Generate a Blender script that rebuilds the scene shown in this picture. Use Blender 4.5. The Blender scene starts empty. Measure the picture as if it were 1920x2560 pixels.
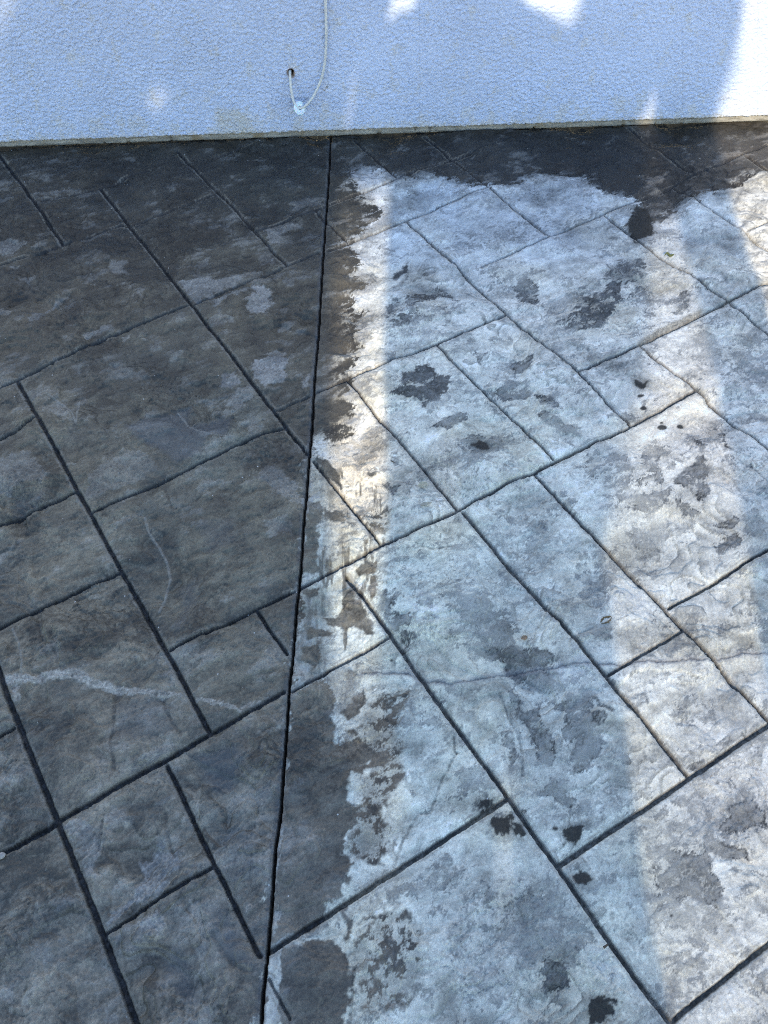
import bpy, math, random
import numpy as np
from mathutils import Matrix, Vector

# ------------------------------------------------------------------ camera, sky, sun, exposure
S = bpy.context.scene
COL = S.collection
R = np.array([[0.99913485, -0.03881253, -0.01493798],      # rows: camera right, down, forward
              [-0.03966333, -0.78130028, -0.6228938],
              [0.01250503, 0.62294739, -0.78216378]])
CAM_H, FPX, WALL_Y = 1.5, 2200.0, 2.7889
cam_data = bpy.data.cameras.new('camera')
cam = bpy.data.objects.new('camera', cam_data)
COL.objects.link(cam)
M3 = np.array([R[0], -R[1], -R[2]]).T
cam.matrix_world = Matrix([[M3[0, 0], M3[0, 1], M3[0, 2], 0], [M3[1, 0], M3[1, 1], M3[1, 2], 0],
                           [M3[2, 0], M3[2, 1], M3[2, 2], CAM_H], [0, 0, 0, 1]])
cam_data.sensor_width = 36
cam_data.lens = 36 * FPX / 2560
cam_data.clip_start = 0.02
cam_data.clip_end = 400
S.camera = cam

SUN_EL, SUN_DX = math.radians(32), 0.09                     # sunlight travels towards +y, drifting to +x
sun_dir = Vector((SUN_DX, 1.0, -math.tan(SUN_EL) * math.hypot(1, SUN_DX))).normalized()
W = bpy.data.worlds.new('World')
S.world = W
W.use_nodes = True
wn = W.node_tree.nodes
sky = wn.new('ShaderNodeTexSky')
sky.sky_type = 'NISHITA'
sky.sun_disc = False
sky.sun_elevation = SUN_EL
sky.sun_rotation = math.atan2(-sun_dir.x, -sun_dir.y)       # compass bearing of the sun, clockwise from +y
sky.air_density = 1.15
sky.dust_density = 0.0
sky.ozone_density = 1.2
W.node_tree.links.new(sky.outputs[0], wn['Background'].inputs[0])
wn['Background'].inputs[1].default_value = 0.15
sun_data = bpy.data.lights.new('sun', 'SUN')
sun_data.energy = 2.7
sun_data.angle = math.radians(0.35)
sun_data.color = (1.0, 0.82, 0.57)
sun = bpy.data.objects.new('sun', sun_data)
COL.objects.link(sun)
sun.rotation_euler = sun_dir.to_track_quat('-Z', 'Y').to_euler()
sun.location = (0, -6, 6)
S.view_settings.view_transform = 'Standard'
S.view_settings.look = 'None'
S.view_settings.exposure = 1.42
S.view_settings.gamma = 1
S.view_settings.use_curve_mapping = False
S.render.filter_size = 1.0
S.cycles.filter_width = 1.0
S.cycles.use_denoising = False

rng = np.random.default_rng(7)
random.seed(7)


# ------------------------------------------------------------------ where things stand (photo survey -> metres)
def ray(u, v):
    return R.T @ np.array([(u - 960) / FPX, (v - 1280) / FPX, 1.0])


def ground_pt(u, v):
    d = ray(u, v)
    return d[0] * (-CAM_H / d[2]), d[1] * (-CAM_H / d[2])


def wall_pt(u, v, off=0.0):
    d = ray(u, v)
    t = (WALL_Y - off) / d[1]
    return np.array([d[0] * t, WALL_Y - off, d[2] * t + CAM_H])


ROW = [320, 880, 1440, 2000]


def survey(s):
    """'rc x,y x,y ; rc x,y' -> ground points; r, c pick the survey tile (640 x 560 px)."""
    out = []
    for seg in s.split(';'):
        tok = seg.split()
        r, c = int(tok[0][0]), int(tok[0][1])
        for t in tok[1:]:
            x, y = t.split(',')
            out.append(ground_pt(c * 640 + float(x) / 2.592, ROW[r] + float(y) / 2.592))
    return np.array(out)


# ------------------------------------------------------------------ noise
_perm = rng.permutation(512).astype(np.int32)
_perm = np.concatenate([_perm, _perm])
_ang = rng.random(512) * 2 * np.pi
_gx, _gy = np.cos(_ang), np.sin(_ang)


def perlin(x, y):
    xi = np.floor(x).astype(np.int64)
    yi = np.floor(y).astype(np.int64)
    xf, yf = x - xi, y - yi
    u = xf * xf * xf * (xf * (xf * 6 - 15) + 10)
    v = yf * yf * yf * (yf * (yf * 6 - 15) + 10)

    def g(ax, ay, dx, dy):
        h = _perm[(_perm[ax & 511] + ay) & 511]
        return _gx[h] * dx + _gy[h] * dy
    a = g(xi, yi, xf, yf)
    b = g(xi + 1, yi, xf - 1, yf)
    c = g(xi, yi + 1, xf, yf - 1)
    d = g(xi + 1, yi + 1, xf - 1, yf - 1)
    return ((a + u * (b - a)) * (1 - v) + (c + u * (d - c)) * v) * 1.5


def fbm(x, y, f, n=4, seed=0.0, gain=0.5):
    o, a, t = 0, 1.0, 0
    for k in range(n):
        o = o + a * perlin(x * f + seed * 17.3 + k * 5.7, y * f - seed * 9.1 + k * 3.3)
        t += a
        a *= gain
        f *= 2.03
    return o / t


def ss(a, b, x):
    t = np.clip((x - a) / (b - a), 0, 1)
    return t * t * (3 - 2 * t)


def lerp(a, b, t):
    return a + (b - a) * (t[..., None] if np.ndim(a) != np.ndim(t) and np.ndim(t) else t)


def lin(r, g, b):
    c = np.array([r, g, b]) / 255.0
    return np.where(c < 0.04045, c / 12.92, ((c + 0.055) / 1.055) ** 2.4)


def seg_dist(x, y, P, pad, out, along=None):
    """min distance of points to polyline, only where closer than pad; returns updated out"""
    for (x0, y0), (x1, y1) in zip(P[:-1], P[1:]):
        m = np.nonzero((x > min(x0, x1) - pad) & (x < max(x0, x1) + pad) & (y > min(y0, y1) - pad) & (y < max(y0, y1) + pad))[0]
        if not len(m):
            continue
        dx, dy = x1 - x0, y1 - y0
        L = dx * dx + dy * dy + 1e-12
        t = np.clip(((x[m] - x0) * dx + (y[m] - y0) * dy) / L, 0, 1)
        d = np.hypot(x[m] - x0 - t * dx, y[m] - y0 - t * dy)
        out[m] = np.minimum(out[m], d)
    return out


def poly_sd(x, y, P, pad):
    """signed distance (positive inside) to polygon, -pad far away; only computed near the bbox"""
    out = np.full(len(x), -pad)
    m = np.nonzero((x > P[:, 0].min() - pad) & (x < P[:, 0].max() + pad) & (y > P[:, 1].min() - pad) & (y < P[:, 1].max() + pad))[0]
    if not len(m):
        return out, m
    X, Y = x[m], y[m]
    d = np.full(len(m), 9.0)
    ins = np.zeros(len(m), bool)
    n = len(P)
    for i in range(n):
        x0, y0 = P[i]
        x1, y1 = P[(i + 1) % n]
        dx, dy = x1 - x0, y1 - y0
        t = np.clip(((X - x0) * dx + (Y - y0) * dy) / (dx * dx + dy * dy + 1e-12), 0, 1)
        d = np.minimum(d, np.hypot(X - x0 - t * dx, Y - y0 - t * dy))
        if y0 != y1:
            c = ((y0 > Y) != (y1 > Y)) & (X < (x1 - x0) * (Y - y0) / (y1 - y0) + x0)
            ins ^= c
    out[m] = np.where(ins, d, -np.minimum(d, pad))
    return out, m


# ------------------------------------------------------------------ survey of the stamped slab
# (width mm, depth 0-1, line)
JOINTS = [
    (13, 1, '00 -60,95 0,180 75,290 160,390 260,530 340,650 395,750'),
    (8, .7, '00 -200,955 0,888 130,840 260,800 395,760 520,710 650,662 810,615'),
    (8, .6, '00 810,620 930,610 1100,545 1250,485 1390,435'),
    (8, .65, '00 270,490 420,440 560,400 650,375 760,330 820,310 960,275'),
    (11, 1, '00 645,375 700,440 770,530 815,605 900,715 1000,840 1100,960 1180,1070 1240,1150 1330,1265 1430,1390 1480,1452; 10 1560,100 1659,240; 11 120,375 200,490 280,590 340,650'),
    (9, .8, '00 1150,145 1200,205 1290,300 1400,430 1500,510 1600,615 1659,680; 01 90,770 200,890'),
    (8, .65, '00 1400,205 1500,155 1659,90'),
    (10, .9, '10 -250,320 0,215 110,170 300,85 500,0; 00 650,1380 800,1310 950,1255 1120,1195 1240,1150'),
    (8, .6, '00 1260,1140 1420,1070 1560,1020 1659,985; 01 150,920 290,850 400,805'),
    (9, .7, '01 0,670 150,610 300,560 450,505 500,495 640,435 800,380 960,310 1130,265 1280,205 1430,140 1620,75'),
    (8, .7, '01 390,540 440,585 470,620 540,690 600,740'),
    (8, .7, '01 635,70 720,160 830,255 910,325'),
    (9, .8, '01 1095,65 1180,130 1280,210 1400,310 1500,400 1580,460 1659,520; 02 120,600 245,700'),
    (9, .8, '01 470,800 600,740 780,680 970,605 1130,535 1300,470 1500,400'),
    (9, .9, '01 980,605 1080,695 1200,800 1300,890 1400,990 1500,1090 1610,1195 1659,1235; 02 110,1330 250,1452; 12 350,85 440,150 560,260 690,370 785,445'),
    (8, .7, '01 1460,890 1560,850 1659,810; 02 120,765 250,700 420,630 610,555 820,465 1000,395 1190,300 1350,240 1500,175 1659,100 1900,-10'),
    (10, .9, '11 390,270 480,230 600,190 750,135 900,70 1060,0; 01 1190,1390 1400,1285 1610,1195'),
    (7, .5, '11 130,370 240,320 350,290'),
    (9, .9, '01 1175,1400 1230,1452; 11 1330,100 1450,230 1560,335 1659,425; 12 120,540 265,690'),
    (8, .8, '02 760,5 830,75 920,140 1050,220 1190,305'),
    (8, .7, '02 1060,375 1160,445 1280,530 1400,615 1520,675 1659,770 1850,910'),
    (8, .7, '02 1510,190 1600,250 1659,290 1850,420'),
    (9, .9, '02 610,565 720,650 830,735 920,820 1000,860 1130,950 1260,1040 1400,1130 1530,1225 1659,1320 1850,1480'),
    (11, .9, '12 410,130 550,80 700,25 760,0; 02 850,1415 920,1375 1060,1300 1220,1212 1400,1130 1530,1070 1659,1015 1850,930'),
    (6, .6, '02 1525,675 1590,630 1659,600 1800,540'),
    (9, .9, '02 830,1430 870,1452; 12 980,85 1080,180 1190,265 1330,370 1440,450 1560,540 1659,620 1850,800'),
    (12, 1, '21 290,80 400,30; 11 440,1440 600,1360 800,1260 1000,1160 1180,1070 1310,1020'),
    (11, 1, '11 1310,1010 1500,920 1659,840; 12 150,785 265,700 500,595 650,520 785,450 900,400 1050,325 1190,265'),
    (11, 1, '12 150,790 260,910 390,1050 540,1210 680,1350 780,1452; 22 880,85 1010,205 1110,330 1200,430 1310,545 1420,670 1530,790 1659,950 1850,1200'),
    (10, 1, '22 1020,200 1150,125 1280,60 1400,0; 12 1500,1370 1659,1285 1850,1190'),
    (9, .9, '11 600,205 700,325 830,470 960,610 1100,770 1200,890 1310,1010'),
    (12, 1, '11 1345,1025 1450,1160 1550,1290 1659,1410; 22 160,140 280,270 400,390 500,510 610,650 720,780 850,940 960,1070 1060,1200 1130,1300'),
    (10, .9, '22 620,650 720,590 850,510 1000,420 1110,355'),
    (5, .3, '22 430,385 520,345'),
    (13, 1, '32 300,430 380,370 500,290 650,190 820,80 950,0; 22 1080,1350 1250,1240 1400,1135 1550,1035 1659,975 1900,820'),
    (9, .9, '11 370,710 450,800 560,930 660,1060 760,1190 800,1250'),
    (12, 1, '21 580,0 650,90 740,200 850,350 950,490 1040,620 1110,720 1230,880 1360,1050 1480,1220 1600,1380 1650,1452; 32 100,170 200,300 300,440 420,610 560,820 680,990 800,1150 900,1290 1000,1400 1040,1452 1150,1620'),
    (10, .9, '21 240,760 380,680 500,600 640,520 750,460 860,405'),
    (13, 1, '30 350,170 640,0; 20 750,1350 950,1245 1150,1130 1350,1030 1500,940 1659,870; 21 100,800 190,770'),
    (13, 1, '30 -250,480 0,350 200,245 350,170'),
    (12, 1, '10 105,180 180,310 260,450 340,600 440,780 500,910 600,1060 680,1220 760,1390 800,1452; 20 900,140 1000,330 1080,480 1150,600 1220,750 1270,850 1340,1020'),
    (11, 1, '10 -250,670 0,565 120,515 250,460'),
    (11, 1, '10 -250,1215 0,1105 150,1045 300,980 490,905'),
    (10, .9, '10 595,1050 750,980 900,900 1100,805 1300,710 1480,630 1640,570; 11 100,515 190,490'),
    (11, 1, '20 -250,450 0,330 200,225 400,135 600,35 690,0; 10 760,1400'),
    (9, 1, '20 1110,490 1250,420 1400,340 1550,260 1659,220; 21 130,160 245,105'),
    (9, 1, '21 10,225 70,330 140,430 205,505'),
    (14, 1, '20 -60,430 0,620 40,780 80,900 120,980 180,1120 240,1270 320,1452; 30 370,130 440,280 500,440 580,640 660,850 720,1030 790,1230 870,1452 960,1690'),
    (10, 1, '20 -200,1130 0,1035 90,985'),
    (11, 1, '20 1080,1220 1130,1320 1190,1452; 30 1250,140 1330,310 1400,450 1480,610 1560,780 1620,890 1690,1010'),
    (9, .9, '30 670,865 800,785 950,690 1100,600 1250,520 1380,445'),
    (13, 1, '31 90,990 200,920 350,815 500,715 650,610 850,490 1000,400 1200,270 1400,140 1550,50 1620,5'),
    (7, .6, '31 85,1165 150,1290 220,1420'),
    (12, 1, '32 1040,1440 1150,1340 1300,1230 1450,1110 1600,980 1659,930 1900,760'),
]
SAW = '01 487,30 485,55 475,300 455,560 435,850 420,1100 400,1400; 11 395,0 380,200 365,450 350,650 330,900 310,1150 290,1440; 21 285,0 260,250 245,450 220,700 205,950 185,1200 165,1440; 31 165,0 130,300 100,700 70,1050 45,1300 35,1452 0,1800'
DARK_EDGE = ('02 1900,240 1659,300 1560,330 1480,370 1400,410 1250,420 1180,460 1060,540 1000,580 920,620 900,680 830,700 760,690 755,600 800,510 830,480 760,450 600,440 530,400 500,340 460,290 350,295 200,300 80,340 0,400;'
             '01 1580,400 1500,390 1380,385 1250,360 1180,320 1060,320 960,340 900,300 780,270 690,270 620,310 640,400 700,440 760,450 740,490 800,540 780,590 700,660 640,730 600,760 650,820 655,900 690,970 700,1010 690,1040 620,1080 610,1160 680,1180 650,1240 670,1330 660,1400 640,1452;'
             '11 610,80 600,200 600,330 660,390 610,430 600,560 690,600 600,570 500,620 460,580 400,560 365,560 350,650 330,900 310,1150 290,1440; 21 285,0 260,250 245,450 220,700 205,950 185,1200 165,1440; 31 165,0 130,300 100,700 70,1050 45,1300 35,1452 0,1800')
# ragged dark sealer patches on the pale side: (edge wobble m, speckle 0-1, polygon)
DARK_PATCH = [
    (.008, .1, '11 385,670 480,700 550,800 570,900 450,820 380,720'),
    (.008, .1, '11 345,980 440,960 440,1050 420,1150 400,1300 410,1452 280,1452 330,1000'),
    (.012, .5, '11 440,1030 560,1040 540,1100 460,1110'),
    (.012, .65, '11 680,1050 780,1000 860,1020 840,1170 760,1170'),
    (.006, .4, '11 690,780 790,760 800,810 750,850 700,820'),
    (.005, .2, '11 690,1230 740,1200 745,1260 700,1290'),
    (.006, .3, '11 630,1100 650,1090 660,1310 640,1330 630,1200'),
    (.006, .3, '11 535,1110 550,1110 545,1200 575,1340 560,1340 535,1220'),
    (.005, .2, '11 545,1110 640,1155 635,1165 545,1125'),
    (.006, .3, '11 415,1130 440,1160 450,1300 440,1420 425,1420'),
    (.006, .3, '11 470,1180 480,1200 470,1400 460,1400'),
    (.008, .2, '11 620,1390 740,1330 800,1340 790,1452 640,1452'),
    (.008, .1, '21 290,80 420,50 420,120 330,150'),
    (.008, .15, '21 560,60 640,100 720,210 770,280 760,400 720,390 640,330 580,360 520,340 430,290 380,280 540,230 580,130'),
    (.006, .1, '21 740,0 790,0 780,150 740,180 710,90'),
    (.008, .2, '21 310,310 520,340 480,400 310,420'),
    (.010, .3, '21 300,420 460,410 450,560 350,640 290,560'),
    (.012, .12, '21 230,760 470,680 490,860 510,960 540,1090 600,1075 690,1040 800,1130 850,1190 820,1280 700,1280 690,1340 720,1452; 31 700,30 640,180 600,280 640,400 600,480 590,640 480,690 380,780 90,980 170,0'),
    (.014, .55, '21 690,1000 700,920 780,830 870,790 980,740 960,880 930,1000 960,1120 900,1200 930,1300 900,1400 880,1452; 31 860,60 800,220 880,300 780,430 680,390 640,300; 21 700,1360 830,1240 700,1060'),
    (.006, .05, '21 540,880 620,760 720,740 720,830 590,940'),
    (.006, .05, '21 585,1010 660,980 680,1030 620,1050'),
    (.010, .12, '31 170,960 380,890 540,930 620,1010 640,1100 620,1300 600,1452 600,1700 230,1700 130,1300 170,1100'),
    (.014, .72, '31 650,770 850,740 1060,830 1060,1050 1000,1300 850,1350 730,1280 650,1150'),
    (.010, .1, '31 540,700 600,640 610,930 560,900'),
]
PALE_PATCH = [   # pale islands inside the dark patches
    (.006, '21 600,1280 680,1290 700,1380 690,1452; 31 720,0 640,60 580,0; 21 590,1400'),
    (.004, '21 665,1240 730,1190 720,1225'),
    (.005, '31 600,480 640,400 690,400 690,440 850,440 860,480 640,600'),
    (.004, '31 600,660 870,500 900,640 640,770'),
    (.004, '31 410,800 550,720 560,890 440,900'),
]
# bluish slate-grey blotches (wobble, strength, speckle, polygon)
BLOTCH = [
    (.008, 1, .2, '01 870,960 950,880 990,850 960,930 900,970'),
    (.014, .9, .45, '01 820,1200 900,1150 1050,1080 1230,1040 1240,1090 1100,1130 950,1200 850,1250'),
    (.014, .9, .5, '01 840,1300 1000,1230 1150,1180 1310,1120 1300,1170 1120,1240 950,1300 850,1370'),
    (.008, .6, .2, '01 1040,940 1170,930 1100,960'),
    (.010, .7, .5, '01 800,760 900,790 900,820 840,830 800,800'),
    (.008, .7, .2, '01 830,1090 900,1030 980,960 960,1000 880,1060'),
    (.020, .5, .3, '01 870,480 1100,420 1280,440 1250,490 1000,570 880,560'),
    (.020, .45, .4, '01 1100,600 1500,500 1659,520 1659,640 1300,700 1150,660'),
    (.012, .7, .3, '01 1500,1370 1659,1340 1659,1400 1520,1390'),
    (.010, .9, .3, '02 40,1000 110,940 170,1050 160,1100 60,1100'),
    (.014, 1, .35, '02 330,1300 360,1250 500,1120 640,1020 700,1000 700,1100 600,1280 480,1320'),
    (.014, .9, .55, '02 600,920 700,830 850,850 860,960 750,1000 620,1000'),
    (.014, .85, .55, '02 760,1100 850,1030 1000,1100 900,1220 800,1180'),
    (.010, .9, .45, '02 1000,1140 1120,1070 1180,1120 1130,1200 1030,1190'),
    (.014, .7, .4, '02 180,1120 340,1080 460,1080 380,1180 250,1200'),
    (.020, .45, .25, '02 1100,700 1480,700 1500,880 1250,900 1100,800'),
    (.014, .6, .3, '02 1140,1350 1230,1310 1310,1380 1340,1452; 12 1380,100 1300,110 1220,10'),
    (.016, .8, .5, '02 1500,1380 1620,1340 1720,1452; 12 1659,270 1600,230 1400,170 1500,60'),
    (.020, .4, .3, '02 200,640 620,640 700,720 500,800 250,780'),
    (.020, .4, .3, '02 40,420 450,360 480,450 300,560 100,500'),
    (.008, 1, .25, '11 930,150 1100,80 1160,90 1180,130 1240,150 1250,250 1200,300 1090,370 1010,300 980,310 860,270 960,240'),
    (.008, .85, .3, '11 1130,490 1250,420 1350,390 1350,430 1260,500'),
    (.012, .75, .3, '11 1300,600 1400,540 1540,540 1580,600 1540,660 1400,690'),
    (.010, .9, .3, '11 1400,-10 1480,0 1450,70'),
    (.008, .8, .2, '11 1490,330 1580,390 1560,400'),
    (.008, .8, .3, '11 1490,230 1590,250 1560,300'),
    (.006, .8, .4, '11 800,860 850,830 860,860; 11 850,900 930,870 910,920 890,950'),
    (.010, .5, .5, '11 1200,1350 1350,1400 1380,1452 1250,1452'),
    (.008, .85, .2, '12 0,50 140,20 120,100 30,130'),
    (.010, .85, .25, '12 -60,160 0,180 100,170 140,270 60,300 -80,290'),
    (.008, .85, .2, '12 160,270 300,350 330,380 200,320'),
    (.007, .85, .15, '12 130,410 200,390 330,450 450,550 330,530 200,470'),
    (.008, .4, .5, '12 220,250 330,270 350,330 280,320'),
    (.014, .8, .45, '12 480,660 620,620 760,700 820,770 740,880 680,980 600,950 560,850 500,780'),
    (.010, .8, .4, '12 850,690 950,680 970,780 980,850 830,880 820,840 940,790 860,770'),
    (.010, .9, .3, '12 1080,780 1190,720 1210,560 1280,780 1290,900 1230,950 1130,900 1070,850'),
    (.010, .75, .35, '12 790,1020 850,910 980,900 1010,980 880,1030'),
    (.010, .8, .35, '12 1030,920 1130,980 1230,1050 1180,1110 1090,1060'),
    (.020, .65, .25, '12 750,1200 900,1100 1080,1100 1000,1230 900,1320 800,1290'),
    (.008, .9, .3, '12 1300,1240 1400,1180 1470,1180 1470,1300 1350,1310'),
    (.006, .8, .3, '12 1340,1130 1440,1080 1450,1100 1370,1140; 12 1420,1120 1460,1090 1460,1160'),
    (.006, .8, .1, '12 1360,490 1400,620 1500,740 1590,800 1480,730 1380,620'),
    (.010, .6, .3, '12 1480,1060 1560,1030 1659,1140 1640,1240 1520,1200'),
    (.010, .6, .4, '12 1350,760 1440,900 1400,890'),
    (.012, .5, .4, '12 1300,1300 1400,1330 1350,1400 1290,1350'),
    (.020, .6, .3, '12 60,1120 230,1130 280,1300 200,1400 100,1280'),
    (.012, .85, .3, '21 800,130 950,250 1010,380 960,450 900,360 800,220'),
    (.018, .75, .35, '21 1220,80 1300,0 1500,180 1700,300 1659,560 1450,560 1350,400 1250,300'),
    (.012, .6, .2, '21 1100,690 1400,680 1500,740 1410,820 1200,720'),
    (.016, .6, .3, '21 1330,900 1500,950 1650,1100 1500,1060 1400,1000'),
    (.014, .4, .4, '21 1000,420 1250,470 1400,600 1200,640 1050,560'),
    (.008, .7, .5, '21 1060,0 1160,0 1110,130 1080,100'),
    (.014, .85, .25, '22 -120,470 0,480 200,460 260,580 300,700 230,760 0,650'),
    (.012, .8, .2, '22 350,760 480,720 550,900 560,1080 500,1240 420,1270 350,1100 370,900 280,850'),
    (.010, .8, .3, '22 60,900 160,830 250,1080 220,1250 150,1180'),
    (.006, .7, .1, '22 470,670 560,800 650,880 540,830'),
    (.010, .7, .2, '22 -40,720 60,800 20,900'),
    (.010, .7, .2, '22 -20,1000 80,1200 0,1320'),
    (.010, .75, .25, '22 60,1350 300,1350 450,1452; 32 470,40 430,50 250,10 150,10'),
    (.018, .5, .3, '22 270,150 450,180 600,330 600,450 430,370'),
    (.008, .7, .2, '22 1350,1120 1440,1050 1540,1030 1400,1120 1160,1270 1140,1220'),
    (.010, .7, .3, '22 1340,1280 1600,1180 1500,1290 1400,1310'),
    (.014, .45, .3, '22 1250,820 1450,760 1560,900 1400,1000 1290,950'),
    (.012, .5, .3, '22 480,0 600,0 590,100 520,80'),
    (.010, .6, .4, '22 1480,440 1560,390 1550,470 1500,500'),
    (.018, .7, .4, '31 1450,850 1659,750 1720,900 1659,1030 1540,930'),
    (.014, .7, .3, '32 -40,700 120,590 280,640 420,760 560,880 540,950 440,1100 250,1080 0,1000'),
    (.014, .5, .2, '32 60,600 230,540 270,580 100,640'),
    (.010, .9, .2, '32 190,1050 300,1100 340,1200 270,1230 240,1160'),
    (.010, .7, .4, '32 80,1360 170,1330 180,1400 120,1430; 32 200,1300 300,1250 310,1290'),
    (.018, .5, .3, '32 480,1110 640,1090 760,1230 700,1300 500,1280'),
    (.012, .8, .3, '32 880,310 1000,290 1150,320 1280,370 1350,500 1410,650 1250,680 1080,660 930,650 900,450'),
    (.014, .65, .45, '32 960,740 1250,720 1400,800 1450,880 1150,920 990,900'),
    (.008, .8, .15, '32 1360,90 1450,20 1600,30 1659,180 1560,215 1420,200 1350,150'),
    (.008, .8, .2, '32 1240,200 1300,160 1340,270 1500,320 1530,390 1440,410 1330,370 1270,300'),
    (.010, .7, .2, '32 1080,0 1230,0 1190,120 1130,100'),
    (.014, .45, .3, '32 480,370 870,370 880,470 560,440'),
    (.016, .5, .3, '32 730,600 920,560 960,870 880,850 780,700'),
    (.010, .6, .2, '32 1430,690 1560,640 1659,700 1720,770 1480,710'),
    (.006, .6, .1, '32 1540,1250 1659,1400 1620,1370'),
    (.006, .7, .3, '32 510,140 600,90 560,150'),
    (.010, .6, .3, '32 900,60 1010,40 1000,110 930,130'),
]
SUNK_PALE = [   # chalky white rough spots
    '22 620,120 780,80 860,140 900,260 760,260 660,200', '22 1060,590 1330,580 1300,680 1090,620',
    '21 900,230 1050,80 1200,180 1180,330 1100,330', '12 340,870 400,860 410,910 350,920', '12 560,990 650,970 640,1030 570,1040',
    '22 270,530 450,500 520,600 420,690 300,680', '02 1230,1400 1400,1330 1420,1400 1300,1452', '32 440,1000 620,960 740,1180 600,1120',
]
WET = [
    (.006, '11 1385,615 1440,580 1500,590 1505,630 1450,645'),
    (.005, '12 795,172 850,195 882,188 877,215 840,228 800,210'),
    (.007, '31 1440,0 1530,0 1550,40 1470,100 1450,70'),
    (.008, '31 1530,110 1600,120 1660,90 1640,190 1620,225 1540,230'),
    (.007, '32 -10,150 60,145 108,215 60,240 0,215'),
    (.008, '32 345,210 390,160 430,150 490,148 460,220 420,270 370,260 345,230'),
    (.007, '32 400,480 440,440 490,450 512,490 480,530 440,540 405,520'),
    (.010, '32 490,1280 600,1290 660,1290 670,1330 620,1340 650,1400 600,1440 520,1440 490,1370'),
    (.004, '12 865,425 905,398 915,405 870,432'),
    (.008, '02 760,690 755,600 800,510 880,520 920,640 900,690 830,710'),
    (.005, '02 780,720 820,715 825,740 785,745'),
]
WET_DOT = [('12', 840, 268, 23, 12), ('12', 858, 351, 23, 12), ('12', 975, 450, 12, 7), ('12', 977, 482, 32, 20), ('12', 1091, 478, 22, 14),
           ('12', 1362, 466, 5, 4), ('12', 783, 384, 5, 4), ('21', 880, 543, 10, 8), ('32', 75, 77, 17, 12), ('32', 282, 190, 20, 14),
           ('32', 335, 292, 8, 7), ('32', -140, 60, 10, 12), ('32', 1035, 752, 10, 9), ('21', 1342, 683, 7, 5), ('31', 1523, 1055, 5, 5)]
LIGHT_PATCH = [   # lighter grey, worn sealer patches on the dark side (wobble, strength)
    (.010, .9, '01 -20,1030 100,1050 90,1150 50,1210 -40,1200'), (.008, .6, '01 30,660 100,620 300,600 290,640 160,690 150,760 100,740'),
    (.008, .5, '01 150,1290 270,1220 230,1290 160,1320'), (.006, .5, '01 130,1170 210,1160 190,1200'), (.008, .5, '01 180,980 250,990 240,1040 190,1030'),
    (.010, .5, '01 220,490 330,460 440,450 430,490 260,540'), (.008, .4, '01 20,830 90,800 110,870 30,880'),
    (.012, .7, '00 1150,1000 1300,960 1560,980 1480,1040 1260,1130 1200,1080'), (.010, .7, '00 1340,1120 1440,1080 1600,1060 1500,1100 1400,1170'),
    (.008, .7, '00 1590,1130 1659,1060 1659,1160'), (.010, .55, '00 700,870 830,850 830,930 740,950'), (.010, .55, '00 -40,720 120,720 200,760 60,820 -40,830'),
    (.006, .55, '00 30,900 160,885 100,910'), (.006, .6, '00 130,980 220,970 190,1010'), (.010, .6, '00 200,1240 380,1110 480,1090 300,1200 230,1280'),
    (.010, .65, '00 530,1340 740,1290 700,1330 540,1390'), (.008, .55, '00 760,1370 850,1340 800,1390'), (.006, .5, '00 890,1110 950,1060 920,1130'),
    (.008, .45, '00 560,680 640,680 600,730 520,750'), (.008, .4, '00 1280,870 1370,820 1360,880 1300,900'), (.006, .5, '00 1470,1220 1530,1270 1480,1290'),
    (.008, .4, '00 0,1170 120,1180 60,1230 0,1210'),
    (.008, 1, '11 -20,50 150,0 210,60 180,190 60,220 -20,180'), (.006, .8, '11 290,180 350,140 350,250 300,240'), (.006, .6, '11 20,0 140,-30 200,0 100,30'),
    (.010, .9, '10 1440,150 1520,120 1580,200 1500,240 1440,200'), (.012, .55, '10 1500,270 1640,220 1620,320 1540,380 1480,320'),
    (.010, .5, '11 0,760 90,740 260,870 300,1000 200,960 80,900'), (.012, .45, '11 20,1100 190,1080 250,1200 90,1220'),
    (.010, 1, '30 920,390 1050,290 1140,390 1120,520 1060,640 970,670 850,700 710,780 720,710 810,660 830,580 900,560'),
    (.008, .85, '30 880,800 1050,700 1040,800 960,860'), (.010, .65, '30 420,150 560,90 640,200 630,530 560,540 500,400 480,220 450,190'),
    (.010, .5, '30 0,1230 70,1240 80,1300 0,1310'), (.010, .5, '30 680,1320 760,1330 790,1452 690,1452'),
    (.010, .6, '31 70,1060 150,990 170,1100 220,1350 210,1452 60,1452'), (.010, .35, '30 1340,340 1580,180 1500,300 1380,420'),
    (.012, .4, '11 360,560 460,580 420,640 370,660'),
    (.014, .35, '10 560,800 900,650 1000,760 700,930 560,960'), (.014, .4, '10 -40,700 200,680 330,800 200,860 -40,960'),
]
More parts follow.
